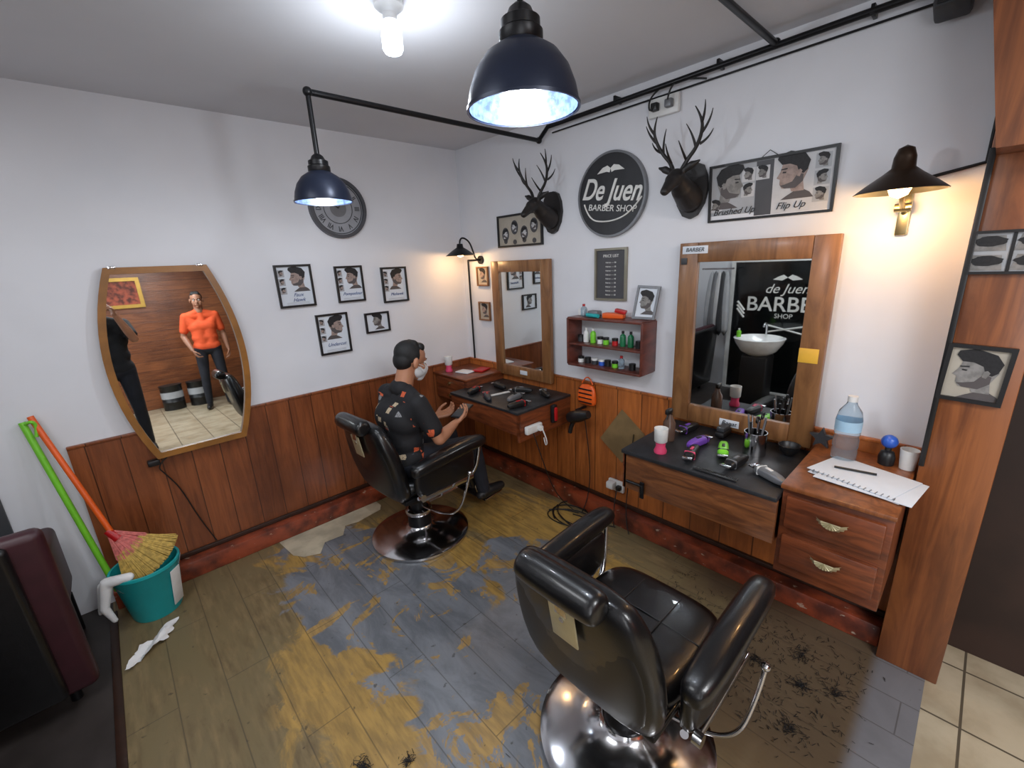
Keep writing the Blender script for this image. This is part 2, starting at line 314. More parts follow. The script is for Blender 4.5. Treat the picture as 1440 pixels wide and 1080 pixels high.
hairposter(-1.257,1.517,.205,.245,'Faux\nHawk'); hairposter(-.925,1.507,.18,.225,'Pompadour'); hairposter(-.61,1.482,.19,.235,'Mohawk',-1); hairposter(-1.075,1.207,.2,.255,'Undercut',-1)
g=frame('framed_portrait_print','A',-.772,1.242,.175,.135,BLK,PAP); icon(g,0,0.01,.08,PY,SKG)
for zz in (1.502,1.245):
    g=frame('small_framed_portrait','B',-.235,zz,.13,.14,FRW,BEI,.01); icon(g,0,0.01,.075,PY,SKP)
g=frame('framed_haircut_chart','B',-.643,1.795,.42,.205,BLK,BEI,.012)
for k in range(4):
    a=-.135+k*.09; b=.02 if k%2 else -.02
    poly(g,'print_oval',[(a+.034*math.cos(t*.35),b+.045*math.sin(t*.35)) for t in range(18)],PAPD,PY); icon(g,a,b,.052,PY-.001,PAPL,1 if k%2 else -1,bust=False)
    poly(g,'print_oval_lower',[(a+.018*math.cos(t*.35),-b*.2-.068+.016*math.sin(t*.35)) for t in range(18)],PAPD,PY)
g=frame('framed_hairstyle_collage','B',-2.12,1.845,.475,.235,BLK,PAPG,.01,tilt=rad(5))
poly(g,'print_centre',[(-.045,-.105),(.02,-.105),(.02,.105),(-.045,.105)],PAPD,PY)
poly(g,'print_right',[(.02,-.105),(.225,-.105),(.225,.105),(.02,.105)],PAPL,PY)
icon(g,-.15,.025,.125,PY-.001,SKG,-1); icon(g,.09,.035,.125,PY-.001,SKP)
for a,b,fl in ((-.075,.06,1),(-.075,0,-1),(.19,.07,1),(.19,.01,-1),(.19,-.05,1),(-.02,.06,1),(-.205,-.05,1)):
    poly(g,'print_tile',[(a-.026,b-.026),(a+.026,b-.026),(a+.026,b+.026),(a-.026,b+.026)],PAPL if a<0 else PAPG,PY-.0005,.0004); icon(g,a,b,.042,PY-.001,SKG,fl,bust=False)
text(g,'print_title','Brushed Up',(-.13,PY-.003,-.078),.036,HRP,.4); text(g,'print_title_right','Flip Up',(.09,PY-.003,-.078),.036,HRP,.4)
tube(g,'hanging_wire',[(-.03,-.003,.117),(0,-.003,.14),(.03,-.003,.117)],.0015,WIRE)
g=frame('framed_price_list','B',-1.36,1.503,.21,.285,SIL,PAPD,.012)
text(g,'print_heading','PRICE LIST',(0,PY,.10),.022,LET)
for k in range(9): text(g,'print_row','Haircut ----- 50',(0,PY,.065-.022*k),.011,LET)
g=frame('framed_portrait','B',-2.83,1.19,.15,.185,BLK,BEI,.012,px=-.15,rot=rad(2)); icon(g,0.003,.0,.115,PY,SKG)
g=frame('framed_beard_collage','B',-2.85,1.56,.19,.125,BLK,PAPG,.008,px=-.15)
for a in (-.055,.035):
    for b in (.028,-.028):
        poly(g,'print_profile',[(a-.04,b-.024),(a+.036,b-.024),(a+.03,b+.02),(a-.03,b+.022)],SKG,PY,.0004); poly(g,'print_hair_side',[(a+.034*math.cos(t*.35)+.004*math.sin(t*2),b+.004+.015*math.sin(t*.35)) for t in range(18)],HRP,PY-.0008)
poly(g,'print_divider',[(-.012,-.055),(-.004,-.055),(-.004,.055),(-.012,.055)],BLK,PY-.001)
# ---------------------------------------------------------------- mirrors
g=G('barrel_wall_mirror',(-1.88,-.04,.71),0,rad(-1.9))
def outl(ins):
    o=[]; n=16; h=.945
    hw=lambda z:.2+.093*(1-((z-h/2)/(h/2))**2)-ins
    zs=[ins+(h-2*ins)*k/n for k in range(n+1)]
    for z in zs: o.append((hw(z),z))
    for z in reversed(zs): o.append((-hw(z),z))
    return o
GOLD=M('golden_wood_frame',rgb(150,98,36),.4,var=.25,coat=.3)
ring(g,'frame',outl(0),outl(.03),0,-.032,GOLD); poly(g,'glass',outl(.025),MIRR,-.012,.004)
for s in (-1,1): box(g,'clip',(s*.17,-.02,.945),(.03,.03,.014),CHR,.003)
for s in (-1,1): box(g,'spacer',(s*.12,.01,.06),(.03,.02,.03),WDARK,.003)
def rectmirror(name,y,z,w,h,fwd,tilt,m):
    g=G(name,(-.002-(.016 if z<HW else 0),y,z),WB,tilt)
    for nm,c,s in (('stile_left',(-w/2+fwd/2,-.017,h/2),(fwd,.034,h)),('stile_right',(w/2-fwd/2,-.017,h/2),(fwd,.034,h)),('rail_top',(0,-.017,h-fwd/2),(w-2*fwd,.034,fwd)),('rail_bottom',(0,-.017,fwd/2),(w-2*fwd,.034,fwd))): box(g,nm,c,s,m,.004)
    i=fwd-.004; poly(g,'glass',[(-w/2+i,i),(w/2-i,i),(w/2-i,h-i),(-w/2+i,h-i)],MIRR,-.014,.004); return g
g=rectmirror('wooden_framed_mirror',-.658,.80,.55,.805,.075,rad(0),FRW); box(g,'label',(0.02,-.036,.04),(.07,.003,.03),PAP,.001)
g=rectmirror('wooden_framed_mirror',-2.095,.772,.63,.872,.088,rad(.1),FRW)
box(g,'sticker_white',(-.24,-.036,.84),(.12,.003,.035),PAP,.001); text(g,'sticker_text','BARBER',(-.24,-.039,.84),.025,HRP,.2); box(g,'sticker_small',(-.29,-.036,.79),(.03,.003,.03),DKG,.001)
box(g,'label_yellow',(.262,-.036,.40),(.07,.003,.06),TAPE,.001); box(g,'label_paper',(-.02,-.036,.035),(.09,.003,.035),PAP,.001); text(g,'label_text','Rapat',(-.02,-.039,.035),.03,HRP,.3)
# ---------------------------------------------------------------- round sign
g=G('round_barbershop_sign',(-.002,-1.36,1.915),WB)
circ=lambda r,n=64:[(r*math.cos(2*math.pi*i/n),r*math.sin(2*math.pi*i/n)) for i in range(n)]
poly(g,'board',circ(.205),SIGN,0,.02); ring(g,'rim',circ(.213),circ(.202),0,-.025,GRYM)
text(g,'lettering_name','De Juen',(0,-.022,.02),.15,LET,.35,rad(-7),.002,sx=.76,bold=.002)
text(g,'lettering_shop','BARBER SHOP',(.008,-.022,-.068),.046,LET,.1,rad(-7),.001,bold=0,sx=1.05)
tube(g,'swoosh',[(-.17,-.022,-.03),(-.14,-.022,-.115),(-.02,-.022,-.135),(.08,-.022,-.12),(.15,-.022,-.075),(.19,-.022,-.03)],.004,LET,smooth=True)
for s in (-1,1): poly(g,'moustache',[(0,.13),(s*.02,.145),(s*.05,.138),(s*.085,.112),(s*.055,.114),(s*.025,.116),(s*.006,.11)],LET,-.021,.001)
# ---------------------------------------------------------------- deer heads
DEER=M('deer_dark_resin',rgb(30,27,27),.5,var=.3,bump=.15)
def deer(y,z,s=1):
    g=G('deer_head_mount',(-.002,y,z),WB); g.e.scale=(s,s,s)
    poly(g,'plaque',[(0,-.125),(.035,-.11),(.065,-.06),(.078,.0),(.07,.06),(.05,.105),(.02,.12),(-.02,.12),(-.05,.105),(-.07,.06),(-.078,0),(-.065,-.06),(-.035,-.11)],DEER,0,.022)
    blob(g,'head',[('c',(0,-.025,-.035),(0,-.10,.0),.062,.05),('c',(0,-.10,0),(0,-.165,.045),.048,.036),('c',(0,-.165,.045),(0,-.20,.03),.038,.032),('c',(0,-.20,.028),(0,-.262,-.018),.03,.019),('e',(0,-.268,-.02),(.018,.014,.014)),
      ('c',(.03,-.16,.07),(.062,-.155,.088),.013,.016),('c',(.062,-.155,.088),(.095,-.15,.10),.015,.005),('c',(-.03,-.16,.07),(-.062,-.155,.088),.013,.016),('c',(-.062,-.155,.088),(-.095,-.15,.10),.015,.005),
      ('e',(.028,-.192,.045),.009),('e',(-.028,-.192,.045),.009)],DEER,.004,4)
    for s in (-1,1):
        tube(g,'antler_beam',[(s*.018,-.16,.07),(s*.035,-.15,.11),(s*.075,-.15,.15),(s*.105,-.165,.205),(s*.11,-.185,.255),(s*.085,-.2,.30)],.008,DEER,[1.2,1.1,1,.9,.7,.25],True)
        for a,b,c in (((s*.035,-.15,.11),(s*.035,-.19,.14),(s*.03,-.22,.18)),((s*.075,-.15,.15),(s*.07,-.17,.2),(s*.045,-.19,.245)),((s*.105,-.165,.205),(s*.14,-.17,.24),(s*.15,-.18,.28)),((s*.108,-.18,.24),(s*.13,-.2,.27),(s*.13,-.21,.31)),((s*.09,-.15,.165),(s*.125,-.14,.18),(s*.14,-.14,.215))):
            tube(g,'antler_tine',[a,b,c],.006,DEER,[1,.8,.25],True)
deer(-.94,1.87,.97); deer(-1.80,1.875,.98)
# ---------------------------------------------------------------- clock
g=G('wall_clock',(-.935,-.002,1.96)); CF=M('clock_face_grey',rgb(150,152,158),.5)
poly(g,'dial',circ(.165),CF,0,.012); ring(g,'rim',circ(.175),circ(.155),0,-.03,M('clock_rim',rgb(84,86,92),.4,.4)); ring(g,'track',circ(.15),circ(.145),-.01,-.014,DKG); ring(g,'inner_track',circ(.09),circ(.086),-.01,-.014,DKG)
poly(g,'centre',circ(.05),GRYM,-.01,.004)
for k,s in enumerate('XII I II III IV V VI VII VIII IX X XI'.split()):
    a=rad(90-30*k); text(g,'numeral',s,(.118*math.cos(a),-.013,.118*math.sin(a)),.042,DKG,0,a-rad(90),sx=.8,bold=.001)
tube(g,'hour_hand',[(0,-.018,0),(-.05,-.018,.04)],.003,BLK); tube(g,'minute_hand',[(0,-.02,0),(.05,-.02,.09)],.002,BLK)
# ---------------------------------------------------------------- lamps
SHADE=M('lamp_shade_dark',rgb(34,42,62),.35,.3); SHIN=M('lamp_shade_inner',rgb(74,90,122),.3,.4,var=.6,scale=70)
def pendant(x,y,z,ztop):
    g=G('pendant_lamp',(x,y,z))
    pr=[(.112,0),(.111,.012),(.106,.035),(.094,.065),(.073,.092),(.05,.107),(.038,.114)]
    lathe(g,'shade',pr+[(.038,.118),(.034,.125)],SHADE)
    lathe(g,'shade_inner',[(a-.003,b) for a,b in pr],SHIN); lathe(g,'rim_band',[(.111,-.003),(.115,-.003),(.115,.003),(.111,.003)],SHADE)
    lathe(g,'socket_cap',[(.04,.11),(.043,.114),(.043,.132),(.038,.136),(.038,.152),(.028,.158),(.022,.17),(.012,.178),(0,.18)],BLKM)
    lathe(g,'bulb',[(0,.012),(.02,.016),(.032,.03),(.034,.045),(.028,.065),(.018,.08),(.016,.105)],BULB)
    tube(g,'stem',[(0,0,.17),(0,0,ztop-z)],.006,BLKM); return g
pendant(-1.355,-.878,1.872,2.27); pendant(-1.41,-2.11,1.895,2.32)
g=G('ceiling_pipework',(0,-1.3,2.3),world=True)
tube(g,'pipe_cross',[(-1.355,-.878,2.27),(-.05,-.878,2.27)],.012,BLKM); tube(g,'pipe_wall',[(-.05,-.878,2.27),(-.05,-.95,2.325),(-.05,-2.9,2.345)],.012,BLKM)
tube(g,'pipe_branch',[(-.05,-2.11,2.345),(-1.41,-2.11,2.345),(-1.41,-2.11,2.3)],.012,BLKM); tube(g,'drop',[(-1.355,-.878,2.27),(-1.355,-.878,2.05)],.010,BLKM)
tube(g,'pipe_thin',[(-.012,-.95,2.30),(-.012,-2.7,2.315)],.004,BLKM)
for p in ((-1.355,-.878,2.27),(-.05,-.878,2.27),(-.05,-2.11,2.345)): blob(g,'elbow',[('e',p,.019)],BLKM,.005,2)
for yy in (-1.4,-1.9,-2.4): box(g,'clip',(-.03,yy,2.345),(.06,.012,.03),BLKM,.002)
g=G('ceiling_bulb',(-1.27,-1.40,H))
lathe(g,'rose',[(0,-.001),(.045,-.001),(.045,-.018),(.03,-.03),(.022,-.035),(.022,-.055),(0,-.055)],PLA); lathe(g,'bulb',[(.02,-.05),(.024,-.06),(.032,-.075),(.032,-.13),(.026,-.14),(0,-.143)],BULBC)
g=G('gooseneck_wall_lamp',(-.002,-.2,1.62),WB)
cyl(g,'wall_plate',(0.02,0,0),(0.02,-.012,0),.03,BLKM); tube(g,'gooseneck',[(0.02,-.01,0),(0.02,-.05,.0),(0.02,-.07,.06),(0.01,-.09,.13),(0,-.14,.16),(0,-.17,.14),(0,-.17,.11)],.006,BLKM,smooth=True)
lathe(g,'shade',[(.105,.045),(.085,.06),(.05,.085),(.025,.1),(.02,.125),(0,.127)],BLKM,(0,-.17,-.01)); lathe(g,'shade_inner',[(.102,.044),(.083,.058),(.048,.083),(.02,.097)],SIL,(0,-.17,-.01)); lathe(g,'bulb',[(0,.035),(.02,.042),(.026,.06),(.018,.085),(0,.09)],BULBW,(0,-.17,-.01))
g=G('corner_conduit',(-.02,-.11,.9),world=True); tube(g,'conduit',[(-.012,-.075,1.62),(-.012,-.075,HW)],.007,BLKM); tube(g,'junction',[(-.012,-.075,1.62),(-.012,-.2,1.62)],.007,BLKM)
g=G('brass_wall_lamp',(-.002,-2.57,1.70),WB)
box(g,'back_plate',(0,-.006,-.0),(.035,.012,.15),BRASS,.005); tube(g,'arm',[(0,-.01,.0),(0,-.05,.01),(0,-.12,.03),(0,-.17,.09),(0,-.19,.12)],.008,BRASS,smooth=True); cyl(g,'knuckle',(-.022,-.06,.015),(.022,-.06,.015),.014,BRASS)
BRZ=M('bronze_shade',rgb(60,46,36),.35,.7)
lathe(g,'shade',[(.118,.055),(.09,.078),(.05,.108),(.03,.125),(.028,.155),(.02,.18),(0,.19)],BRZ,(0,-.2,0)); lathe(g,'shade_inner',[(.115,.054),(.088,.076),(.048,.105),(.02,.12)],BRASS,(0,-.2,0)); lathe(g,'bulb',[(0,.035),(.022,.045),(.03,.065),(.02,.1),(0,.105)],BULBW,(0,-.2,0))
g=G('lamp_feed_pipe',(-.02,-2.6,1.8),world=True); tube(g,'pipe',[(-.012,-2.59,1.80),(-.012,-2.745,1.83),(-.02,-2.745,2.3)],.006,BLKM)
# ---------------------------------------------------------------- outlet top & wires
g=G('wall_power_outlet',(-.002,-1.645,2.26),WB); box(g,'plate',(0,-.012,0),(.15,.022,.08),PLA,.005)
for s in (-1,1): box(g,'plug',(s*.035,-.035,0),(.035,.03,.035),BLK if s<0 else GRYM,.006)
tube(g,'cable_top',[(.035,-.05,.01),(.05,-.06,.06),(.1,-.04,.08),(.2,-.03,.05)],.004,WIRE,smooth=True); tube(g,'cable_drop',[(-.035,-.05,0),(-.05,-.06,-.03),(-.07,-.03,.05),(-.02,-.03,.07)],.004,WIRE,smooth=True)
g=G('wall_socket',(-.014,-1.44,.23),WB); box(g,'plate',(0,-.012,0),(.11,.022,.07),PLA,.005); box(g,'adapter',(-.02,-.04,.01),(.05,.05,.045),PLA,.008); box(g,'plug',(.03,-.035,0),(.03,.03,.03),BLK,.006)
tube(g,'cable',[(.03,-.05,0),(.05,-.12,-.05),(.07,-.14,-.2)],.003,WIRE,smooth=True)
g=G('floor_cables',(-.3,-1.2,.004),world=True)
for k in range(4):
    pts=[(-.24+.02*k+.09*math.cos(i*.9+k)*(1+.1*k),-1.24+.17*math.sin(i*.8+k*1.3),.006+.002*k) for i in range(9)]; tube(g,'loop_%d'%k,pts,.0035,WIRE,smooth=True)
tube(g,'run',[(-.12,-1.5,.005),(-.16,-1.4,.005),(-.2,-1.3,.006)],.0035,WIRE,smooth=True); tube(g,'drop',[(-.04,-1.2,.64),(-.03,-1.25,.3),(-.11,-1.28,.08),(-.13,-1.25,.006)],.003,WIRE,smooth=True)
tube(g,'drop_right',[(-.03,-1.55,.6),(-.03,-1.52,.25),(-.11,-1.56,.08),(-.13,-1.6,.006)],.003,WIRE,smooth=True)
g=G('mirror_cable',(-1.95,-.02,.6),world=True); tube(g,'cable',[(-2.0,-.03,.72),(-2.1,-.05,.68),(-2.06,-.04,.6),(-2.02,-.03,.5),(-1.98,-.03,.3),(-1.93,-.04,.14)],.003,WIRE,smooth=True); box(g,'plug',(-2.1,-.04,.69),(.05,.04,.03),BLK,.006)
# ---------------------------------------------------------------- diamond board
g=G('diamond_patch_board',(-.014,-1.46,.56),WB); poly(g,'board',[(0,.17),(.155,.05),(.01,-.17),(-.15,-.05)],DIA,0,.006)
# ---------------------------------------------------------------- shelf with products
g=G('wall_shelf',(-.002,-1.40,.99),WB); w,h=.49,.275
for nm,c,s in (('side_left',(-w/2,-.07,h/2),(.014,.14,h)),('side_right',(w/2,-.07,h/2),(.014,.14,h)),('top',(0,-.07,h),(w,.14,.014)),('bottom',(0,-.07,0),(w,.14,.014)),('middle',(0,-.07,h*.45),(w,.13,.012)),('back',(0,-.006,h/2),(w,.008,h))): box(g,nm,c,s,SHW if nm!='back' else WHITE,.002)
def bottle(g,name,x,y,z,r,h,m,cap=None):
    lathe(g,name,[(0,0),(r*.95,0),(r,h*.05),(r,h*.62),(r*.85,h*.72),(r*.4,h*.8),(r*.38,h*.85)],m,(x,y,z),16); lathe(g,name+'_cap',[(r*.45,h*.83),(r*.45,h),(0,h)],cap or BLK,(x,y,z),16)
def jar(g,name,x,y,z,r,h,m,cap): lathe(g,name,[(0,0),(r,0),(r,h*.65)],m,(x,y,z),18); lathe(g,name+'_lid',[(r*1.04,h*.65),(r*1.04,h),(0,h)],cap,(x,y,z),18)
P2=G('grooming_products',(-.002,-1.40,.99),WB); z2=h*.45+.007
for i,(x,m,c,kk) in enumerate(((-.2,DKG,BLK,0),(-.16,PLA,PLA,1),(-.11,GRN,PLA,1),(-.06,PLA,BLK,0),(-.02,GRN,BLK,0),(.04,RED,BLK,0),(.09,GRNB,BLK,1),(.14,GRNB,BLK,1),(.19,BLK,BLK,0))):
    (bottle if kk else jar)(P2,'item',x,-.07,z2,.017,.085 if kk else .04,m,c)
for i,(x,m,c,kk) in enumerate(((-.19,PLA,BLK,0),(-.14,BLK,BLK,0),(-.09,DKG,PLA,0),(-.04,BLUE,PLA,0),(.0,BLK,BLK,0),(.05,GRN,BLK,0),(.09,WATER,RED,1),(.16,BLK,BLK,0))):
    (bottle if kk else jar)(P2,'item_low',x,-.08,.008,.018,.07 if kk else .035,m,c)
zt=h+.008
box(P2,'box_orange',(0.03,-.07,zt+.014),(.12,.05,.028),ORG,.004,(0,0,.2)); bottle(P2,'spray',-.17,-.08,zt,.018,.07,WATER,RED); box(P2,'pack',(-.1,-.07,zt+.018),(.07,.05,.035),GRYM,.008); box(P2,'pack_white',(-.2,-.05,zt+.02),(.05,.04,.04),PLA,.008); cyl(P2,'tube_blue',(-.13,-.1,zt+.012),(-.04,-.12,zt+.012),.011,TEAL); box(P2,'box_red',(.08,-.08,zt+.04),(.06,.04,.02),RED,.004,(0,.2,.3))
g=G('standing_photo_frame',(-.06,-1.60,1.275),WB,rad(-12)); o=[(-.06,0),(.07,0),(.08,.17),(-.05,.175)]; i=[(-.048,.012),(.058,.012),(.066,.158),(-.04,.162)]
ring(g,'frame',o,i,0,-.012,GRYM); poly(g,'print',o,PAP,-.001,.003); icon(g,.01,.09,.09,-.005,SKG)
# ---------------------------------------------------------------- vanities
def shellpull(g,c):
    n=9
    bm=bmesh.new(); rim=[]
    for k in range(n*2+1):
        a=math.pi*(k/(n*2)); rr=.046 if k%2==0 else .042
        rim.append((bm.verts.new((c[0]-.020-.006*(k%2),c[1]+rr*.62*math.cos(a),c[2]+.022-rr*.62*math.sin(a)*.85)),bm.verts.new((c[0]-.002,c[1]+rr*math.cos(a),c[2]+.022-rr*math.sin(a)*.8))))
    top=bm.verts.new((c[0]-.02,c[1],c[2]+.022))
    for (a,b),(a2,b2) in zip(rim,rim[1:]): bm.faces.new((a,b,b2,a2)); bm.faces.new((top,a,a2))
    fin(g,'shell_pull',bm,NICK,True,20)
g=G('wall_mounted_vanity_desk',(-.25,-.7,.75),world=True)
bx(g,'top',-.50,-.02,-1.075,-.40,.735,.752,TOPM,.004); bx(g,'apron_front',-.49,-.47,-1.07,-.40,.60,.735,CABW,.003); bx(g,'apron_end',-.49,-.02,-1.07,-1.05,.56,.735,CABW,.003); bx(g,'underside',-.48,-.02,-1.06,-.4,.60,.61,CABW,.002)
bx(g,'drawer_case',-.36,-.02,-.42,-.022,.62,.80,CABW,.004); bx(g,'case_top',-.38,-.02,-.43,-.022,.80,.815,CABW,.004)
for zz in (.665,.755): bx(g,'drawer_front',-.372,-.36,-.39,-.06,zz-.038,zz+.038,CABW,.004); cyl(g,'knob',(-.372,-.22,zz),(-.39,-.22,zz),.012,BRASS)
g=G('power_strip',(-.39,-1.085,.60),world=True); box(g,'body',(-.39,-1.092,.63),(.13,.03,.05),PLA,.008); box(g,'plug',(-.36,-1.12,.63),(.03,.03,.03),PLA,.006); tube(g,'cord',[(-.36,-1.135,.63),(-.34,-1.16,.55),(-.33,-1.13,.5),(-.3,-1.09,.54)],.004,PLA,smooth=True); tube(g,'cord_black',[(-.41,-1.11,.61),(-.38,-1.14,.45),(-.25,-1.14,.12),(-.16,-1.2,.02)],.003,WIRE,smooth=True)
g=G('hanging_trimmer',(-.2,-1.08,.68),world=True); box(g,'body',(-.2,-1.087,.67),(.045,.03,.12),BLK,.012); box(g,'grip',(-.2,-1.102,.67),(.025,.02,.09),RED,.008)
g=G('wall_mounted_dressing_table',(-.27,-2.1,.75),world=True)
bx(g,'top',-.53,-.02,-2.43,-1.79,.733,.752,TOPM,.004)
bx(g,'apron_front',-.52,-.50,-2.43,-1.80,.56,.733,APRW,.003); bx(g,'apron_end',-.52,-.02,-1.815,-1.795,.56,.733,CABW,.003); bx(g,'underside',-.5,-.02,-2.43,-1.81,.56,.57,CABW,.002)
tube(g,'bracket',[(-.525,-1.82,.60),(-.525,-1.9,.60),(-.525,-1.9,.56)],.007,BLKM); box(g,'bracket_plate',(-.526,-1.90,.58),(.008,.02,.08),BLKM,.002)
g=G('drawer_cabinet',(-.25,-2.59,.6),world=True)
bx(g,'carcass',-.49,-.02,-2.742,-2.435,.44,.785,CABW,.004); bx(g,'top',-.51,-.02,-2.746,-2.43,.785,.803,PILW,.005); bx(g,'lower_skirt',-.38,-.02,-2.73,-2.45,.36,.44,WDARK,.004)
for zz in (.70,.545): bx(g,'drawer_front',-.507,-.489,-2.725,-2.452,zz-.062,zz+.062,CABW,.006); shellpull(g,(-.508,-2.59,zz))
# --- clutter
def clipper(name,x,y,z,ang,body,acc):
    g=G(name,(x,y,z),ang); loft(g,'body',[(-.08,0,.018,.012,.010),(-.05,0,.02,.02,.018),(0,0,.02,.021,.019),(.04,0,.02,.023,.018),(.06,0,.018,.021,.014)],body,'x'); box(g,'blade',(.073,0,.022),(.022,.04,.008),CHR,.002)
    box(g,'switch',(0,0,.039),(.03,.012,.006),acc,.002); box(g,'band',(.035,0,.02),(.01,.045,.036),acc,.006)
T=.753
clipper('hair_clipper',-.286,-2.145,T,rad(200),GRN,BLK); clipper('hair_clipper',-.37,-2.23,T,rad(170),BLK,GRYM); clipper('hair_clipper',-.40,-2.36,T,rad(60),GRYM,PLA); clipper('hair_clipper',-.40,-2.06,T,rad(190),BLK,PINK); clipper('hair_clipper',-.15,-1.92,T,rad(170),BLK,PUR); clipper('hair_clipper',-.27,-2.03,T,rad(-10),PUR,BLK)
for a in ((-.43,-.72,60),(-.33,-.88,10),(-.42,-1.0,-10),(-.2,-.8,120),(-.22,-.6,80),(-.4,-.55,20),(-.15,-.97,60)): clipper('hair_clipper',a[0],a[1],T,rad(a[2]),random.choice((BLK,BLK,DKG,GRYM)),random.choice((RED,GRYM,BLK)))
def comb(x,y,z,ang,m):
    g=G('comb',(x,y,z),ang); box(g,'spine',(0,0,.003),(.17,.012,.005),m,.002)
    bm=bmesh.new()
    for k in range(26): bmesh.ops.create_cube(bm,size=1,matrix=Matrix.Translation((-.08+.0064*k,-.014,.003))@Matrix.Diagonal((.003,.02,.003,1)))
    fin(g,'teeth',bm,m,False)
comb(-.32,-.70,T,rad(-12),PLA); comb(-.505,-2.2,T,rad(90),BLK)
def cup(name,x,y,z,m1,m2):
    g=G(name,(x,y,z)); lathe(g,'base',[(0,0),(.026,0),(.028,.01),(.02,.03),(.022,.05)],m2); lathe(g,'cup',[(.022,.05),(.028,.055),(.03,.115),(.027,.115),(.02,.06),(0,.06)],m1)
cup('powder_brush_cup',-.45,-1.94,T,PLA,PINK); cup('powder_brush_cup',-.3,-.12,.816,PLA,PINK)
g=G('spray_bottle',(-.30,-1.90,T)); lathe(g,'body',[(0,0),(.026,0),(.028,.01),(.028,.09),(.014,.115),(.012,.13)],M('amber_bottle',rgb(90,70,60),.2)); box(g,'head',(-.01,0,.145),(.05,.018,.025),BLK,.006); tube(g,'trigger',[(-.02,0,.135),(-.03,0,.11)],.004,BLK)
g=G('tool_cup',(-.20,-2.24,T)); lathe(g,'cup',[(0,0),(.045,0),(.045,.1),(.042,.1),(.042,.005),(0,.005)],CHR)
for k in range(7):
    a=k*.9; tube(g,'tool',[(.015*math.cos(a),.015*math.sin(a),.01),(.035*math.cos(a),.035*math.sin(a),.15+.012*(k%3))],.004,(BLK,CHR,GRYM)[k%3])
for s in (-1,1): lathe(g,'scissor_ring',[(.012,-.003),(.016,-.003),(.016,.003),(.012,.003),(.012,-.003)],BLK,(.03*s,-.01,.165),16,Matrix.Rotation(rad(90),4,'X'))
g=G('black_bowl',(-.12,-2.35,T)); lathe(g,'bowl',[(0,0),(.02,0),(.035,.02),(.042,.045),(.039,.045),(.03,.02),(0,.008)],BLK)
g=G('neck_brush',(-.10,-2.07,T)); box(g,'head',(0,0,.02),(.1,.045,.03),BLK,.012); tube(g,'handle',[(.04,0,.02),(.07,.02,.02)],.01,BLK); box(g,'bristles',(0,0,.045),(.08,.035,.02),DKG,.004)
g=G('hair_dryer',(-.1,-1.2,.64),world=True)
lathe(g,'barrel',[(.0,-.06),(.03,-.06),(.038,-.04),(.038,.03),(.028,.08),(.024,.1),(0,.1)],BLK,(-.12,-1.2,.655),20,Matrix.Rotation(rad(70),4,'X')); tube(g,'handle',[(-.12,-1.19,.645),(-.11,-1.15,.57),(-.11,-1.14,.53)],.014,BLK); box(g,'hook',(-.06,-1.19,.69),(.09,.02,.012),BLKM,.003)
g=G('orange_bag',(-.04,-1.22,.78),world=True); loft(g,'bag',[(.71,-.035,-1.22,.012,.06),(.74,-.04,-1.22,.02,.07),(.80,-.04,-1.22,.018,.065),(.85,-.03,-1.22,.008,.05)],ORG); tube(g,'handle',[(-.035,-1.18,.85),(-.03,-1.2,.89),(-.03,-1.24,.89),(-.035,-1.26,.85)],.004,ORG,smooth=True)
for k in range(4): box(g,'stripe_%d'%k,(-.058,-1.22,.735+.028*k),(.004,.10,.008),BLK,.001)
g=G('red_packet',(-.15,-.25,.816),world=True); box(g,'packet',(-.13,-.3,.824),(.12,.09,.014),RED,.006,(0,0,.3)); box(g,'paper',(-.24,-.24,.821),(.09,.12,.008),PAP,.002,(0,0,.2))
CT=.804
g=G('water_bottle',(-.16,-2.54,CT)); lathe(g,'bottle',[(0,.004),(.03,0),(.04,.008),(.041,.04),(.038,.05),(.041,.06),(.041,.09),(.037,.1),(.041,.11),(.041,.17),(.035,.2),(.018,.225),(.014,.24)],WATER); lathe(g,'cap',[(.016,.237),(.016,.258),(0,.258)],PLA); lathe(g,'label',[(.0418,.125),(.0418,.165)],M('label_blue',rgb(170,205,228),.4))
g=G('notebook',(-.29,-2.63,CT),rad(-14))
for k,(dx,dy,a,w,h) in enumerate(((0,0,0,.21,.27),(-.02,-.02,.12,.2,.27),(.0,.01,-.05,.2,.26))): box(g,'page_%d'%k,(dx,dy,.003+.004*k),(w,h,.003),PAP,.0008,(0,0,a))
for k in range(16): tube(g,'spiral_%d'%k,[(-.1+.0,.12-.016*k,.006),(-.108,.12-.016*k,.014),(-.092,.12-.016*k,.014),(-.1,.12-.016*k,.006)],.0012,GRYM)
cyl(g,'pen',(-.02,.09,.018),(.03,-.02,.018),.004,BLK)
g=G('blue_dispenser',(-.10,-2.66,CT)); lathe(g,'body',[(0,0),(.024,0),(.026,.03),(.02,.05),(.01,.055),(.01,.07)],BLK); blob(g,'ball',[('e',(0,0,.09),.026)],BLUE,.005,2)
g=G('star_ornament',(-.07,-2.45,CT)); poly(g,'star',[((.045 if k%2==0 else .02)*math.sin(k*math.pi/5),.04+(.045 if k%2==0 else .02)*math.cos(k*math.pi/5)) for k in range(10)],DKG,0,.02); g.e.rotation_euler=(0,0,WB)
g=G('white_cup',(-.10,-2.72,CT)); lathe(g,'cup',[(0,0),(.022,0),(.028,.075),(.026,.075),(.02,.004),(0,.004)],PLA)
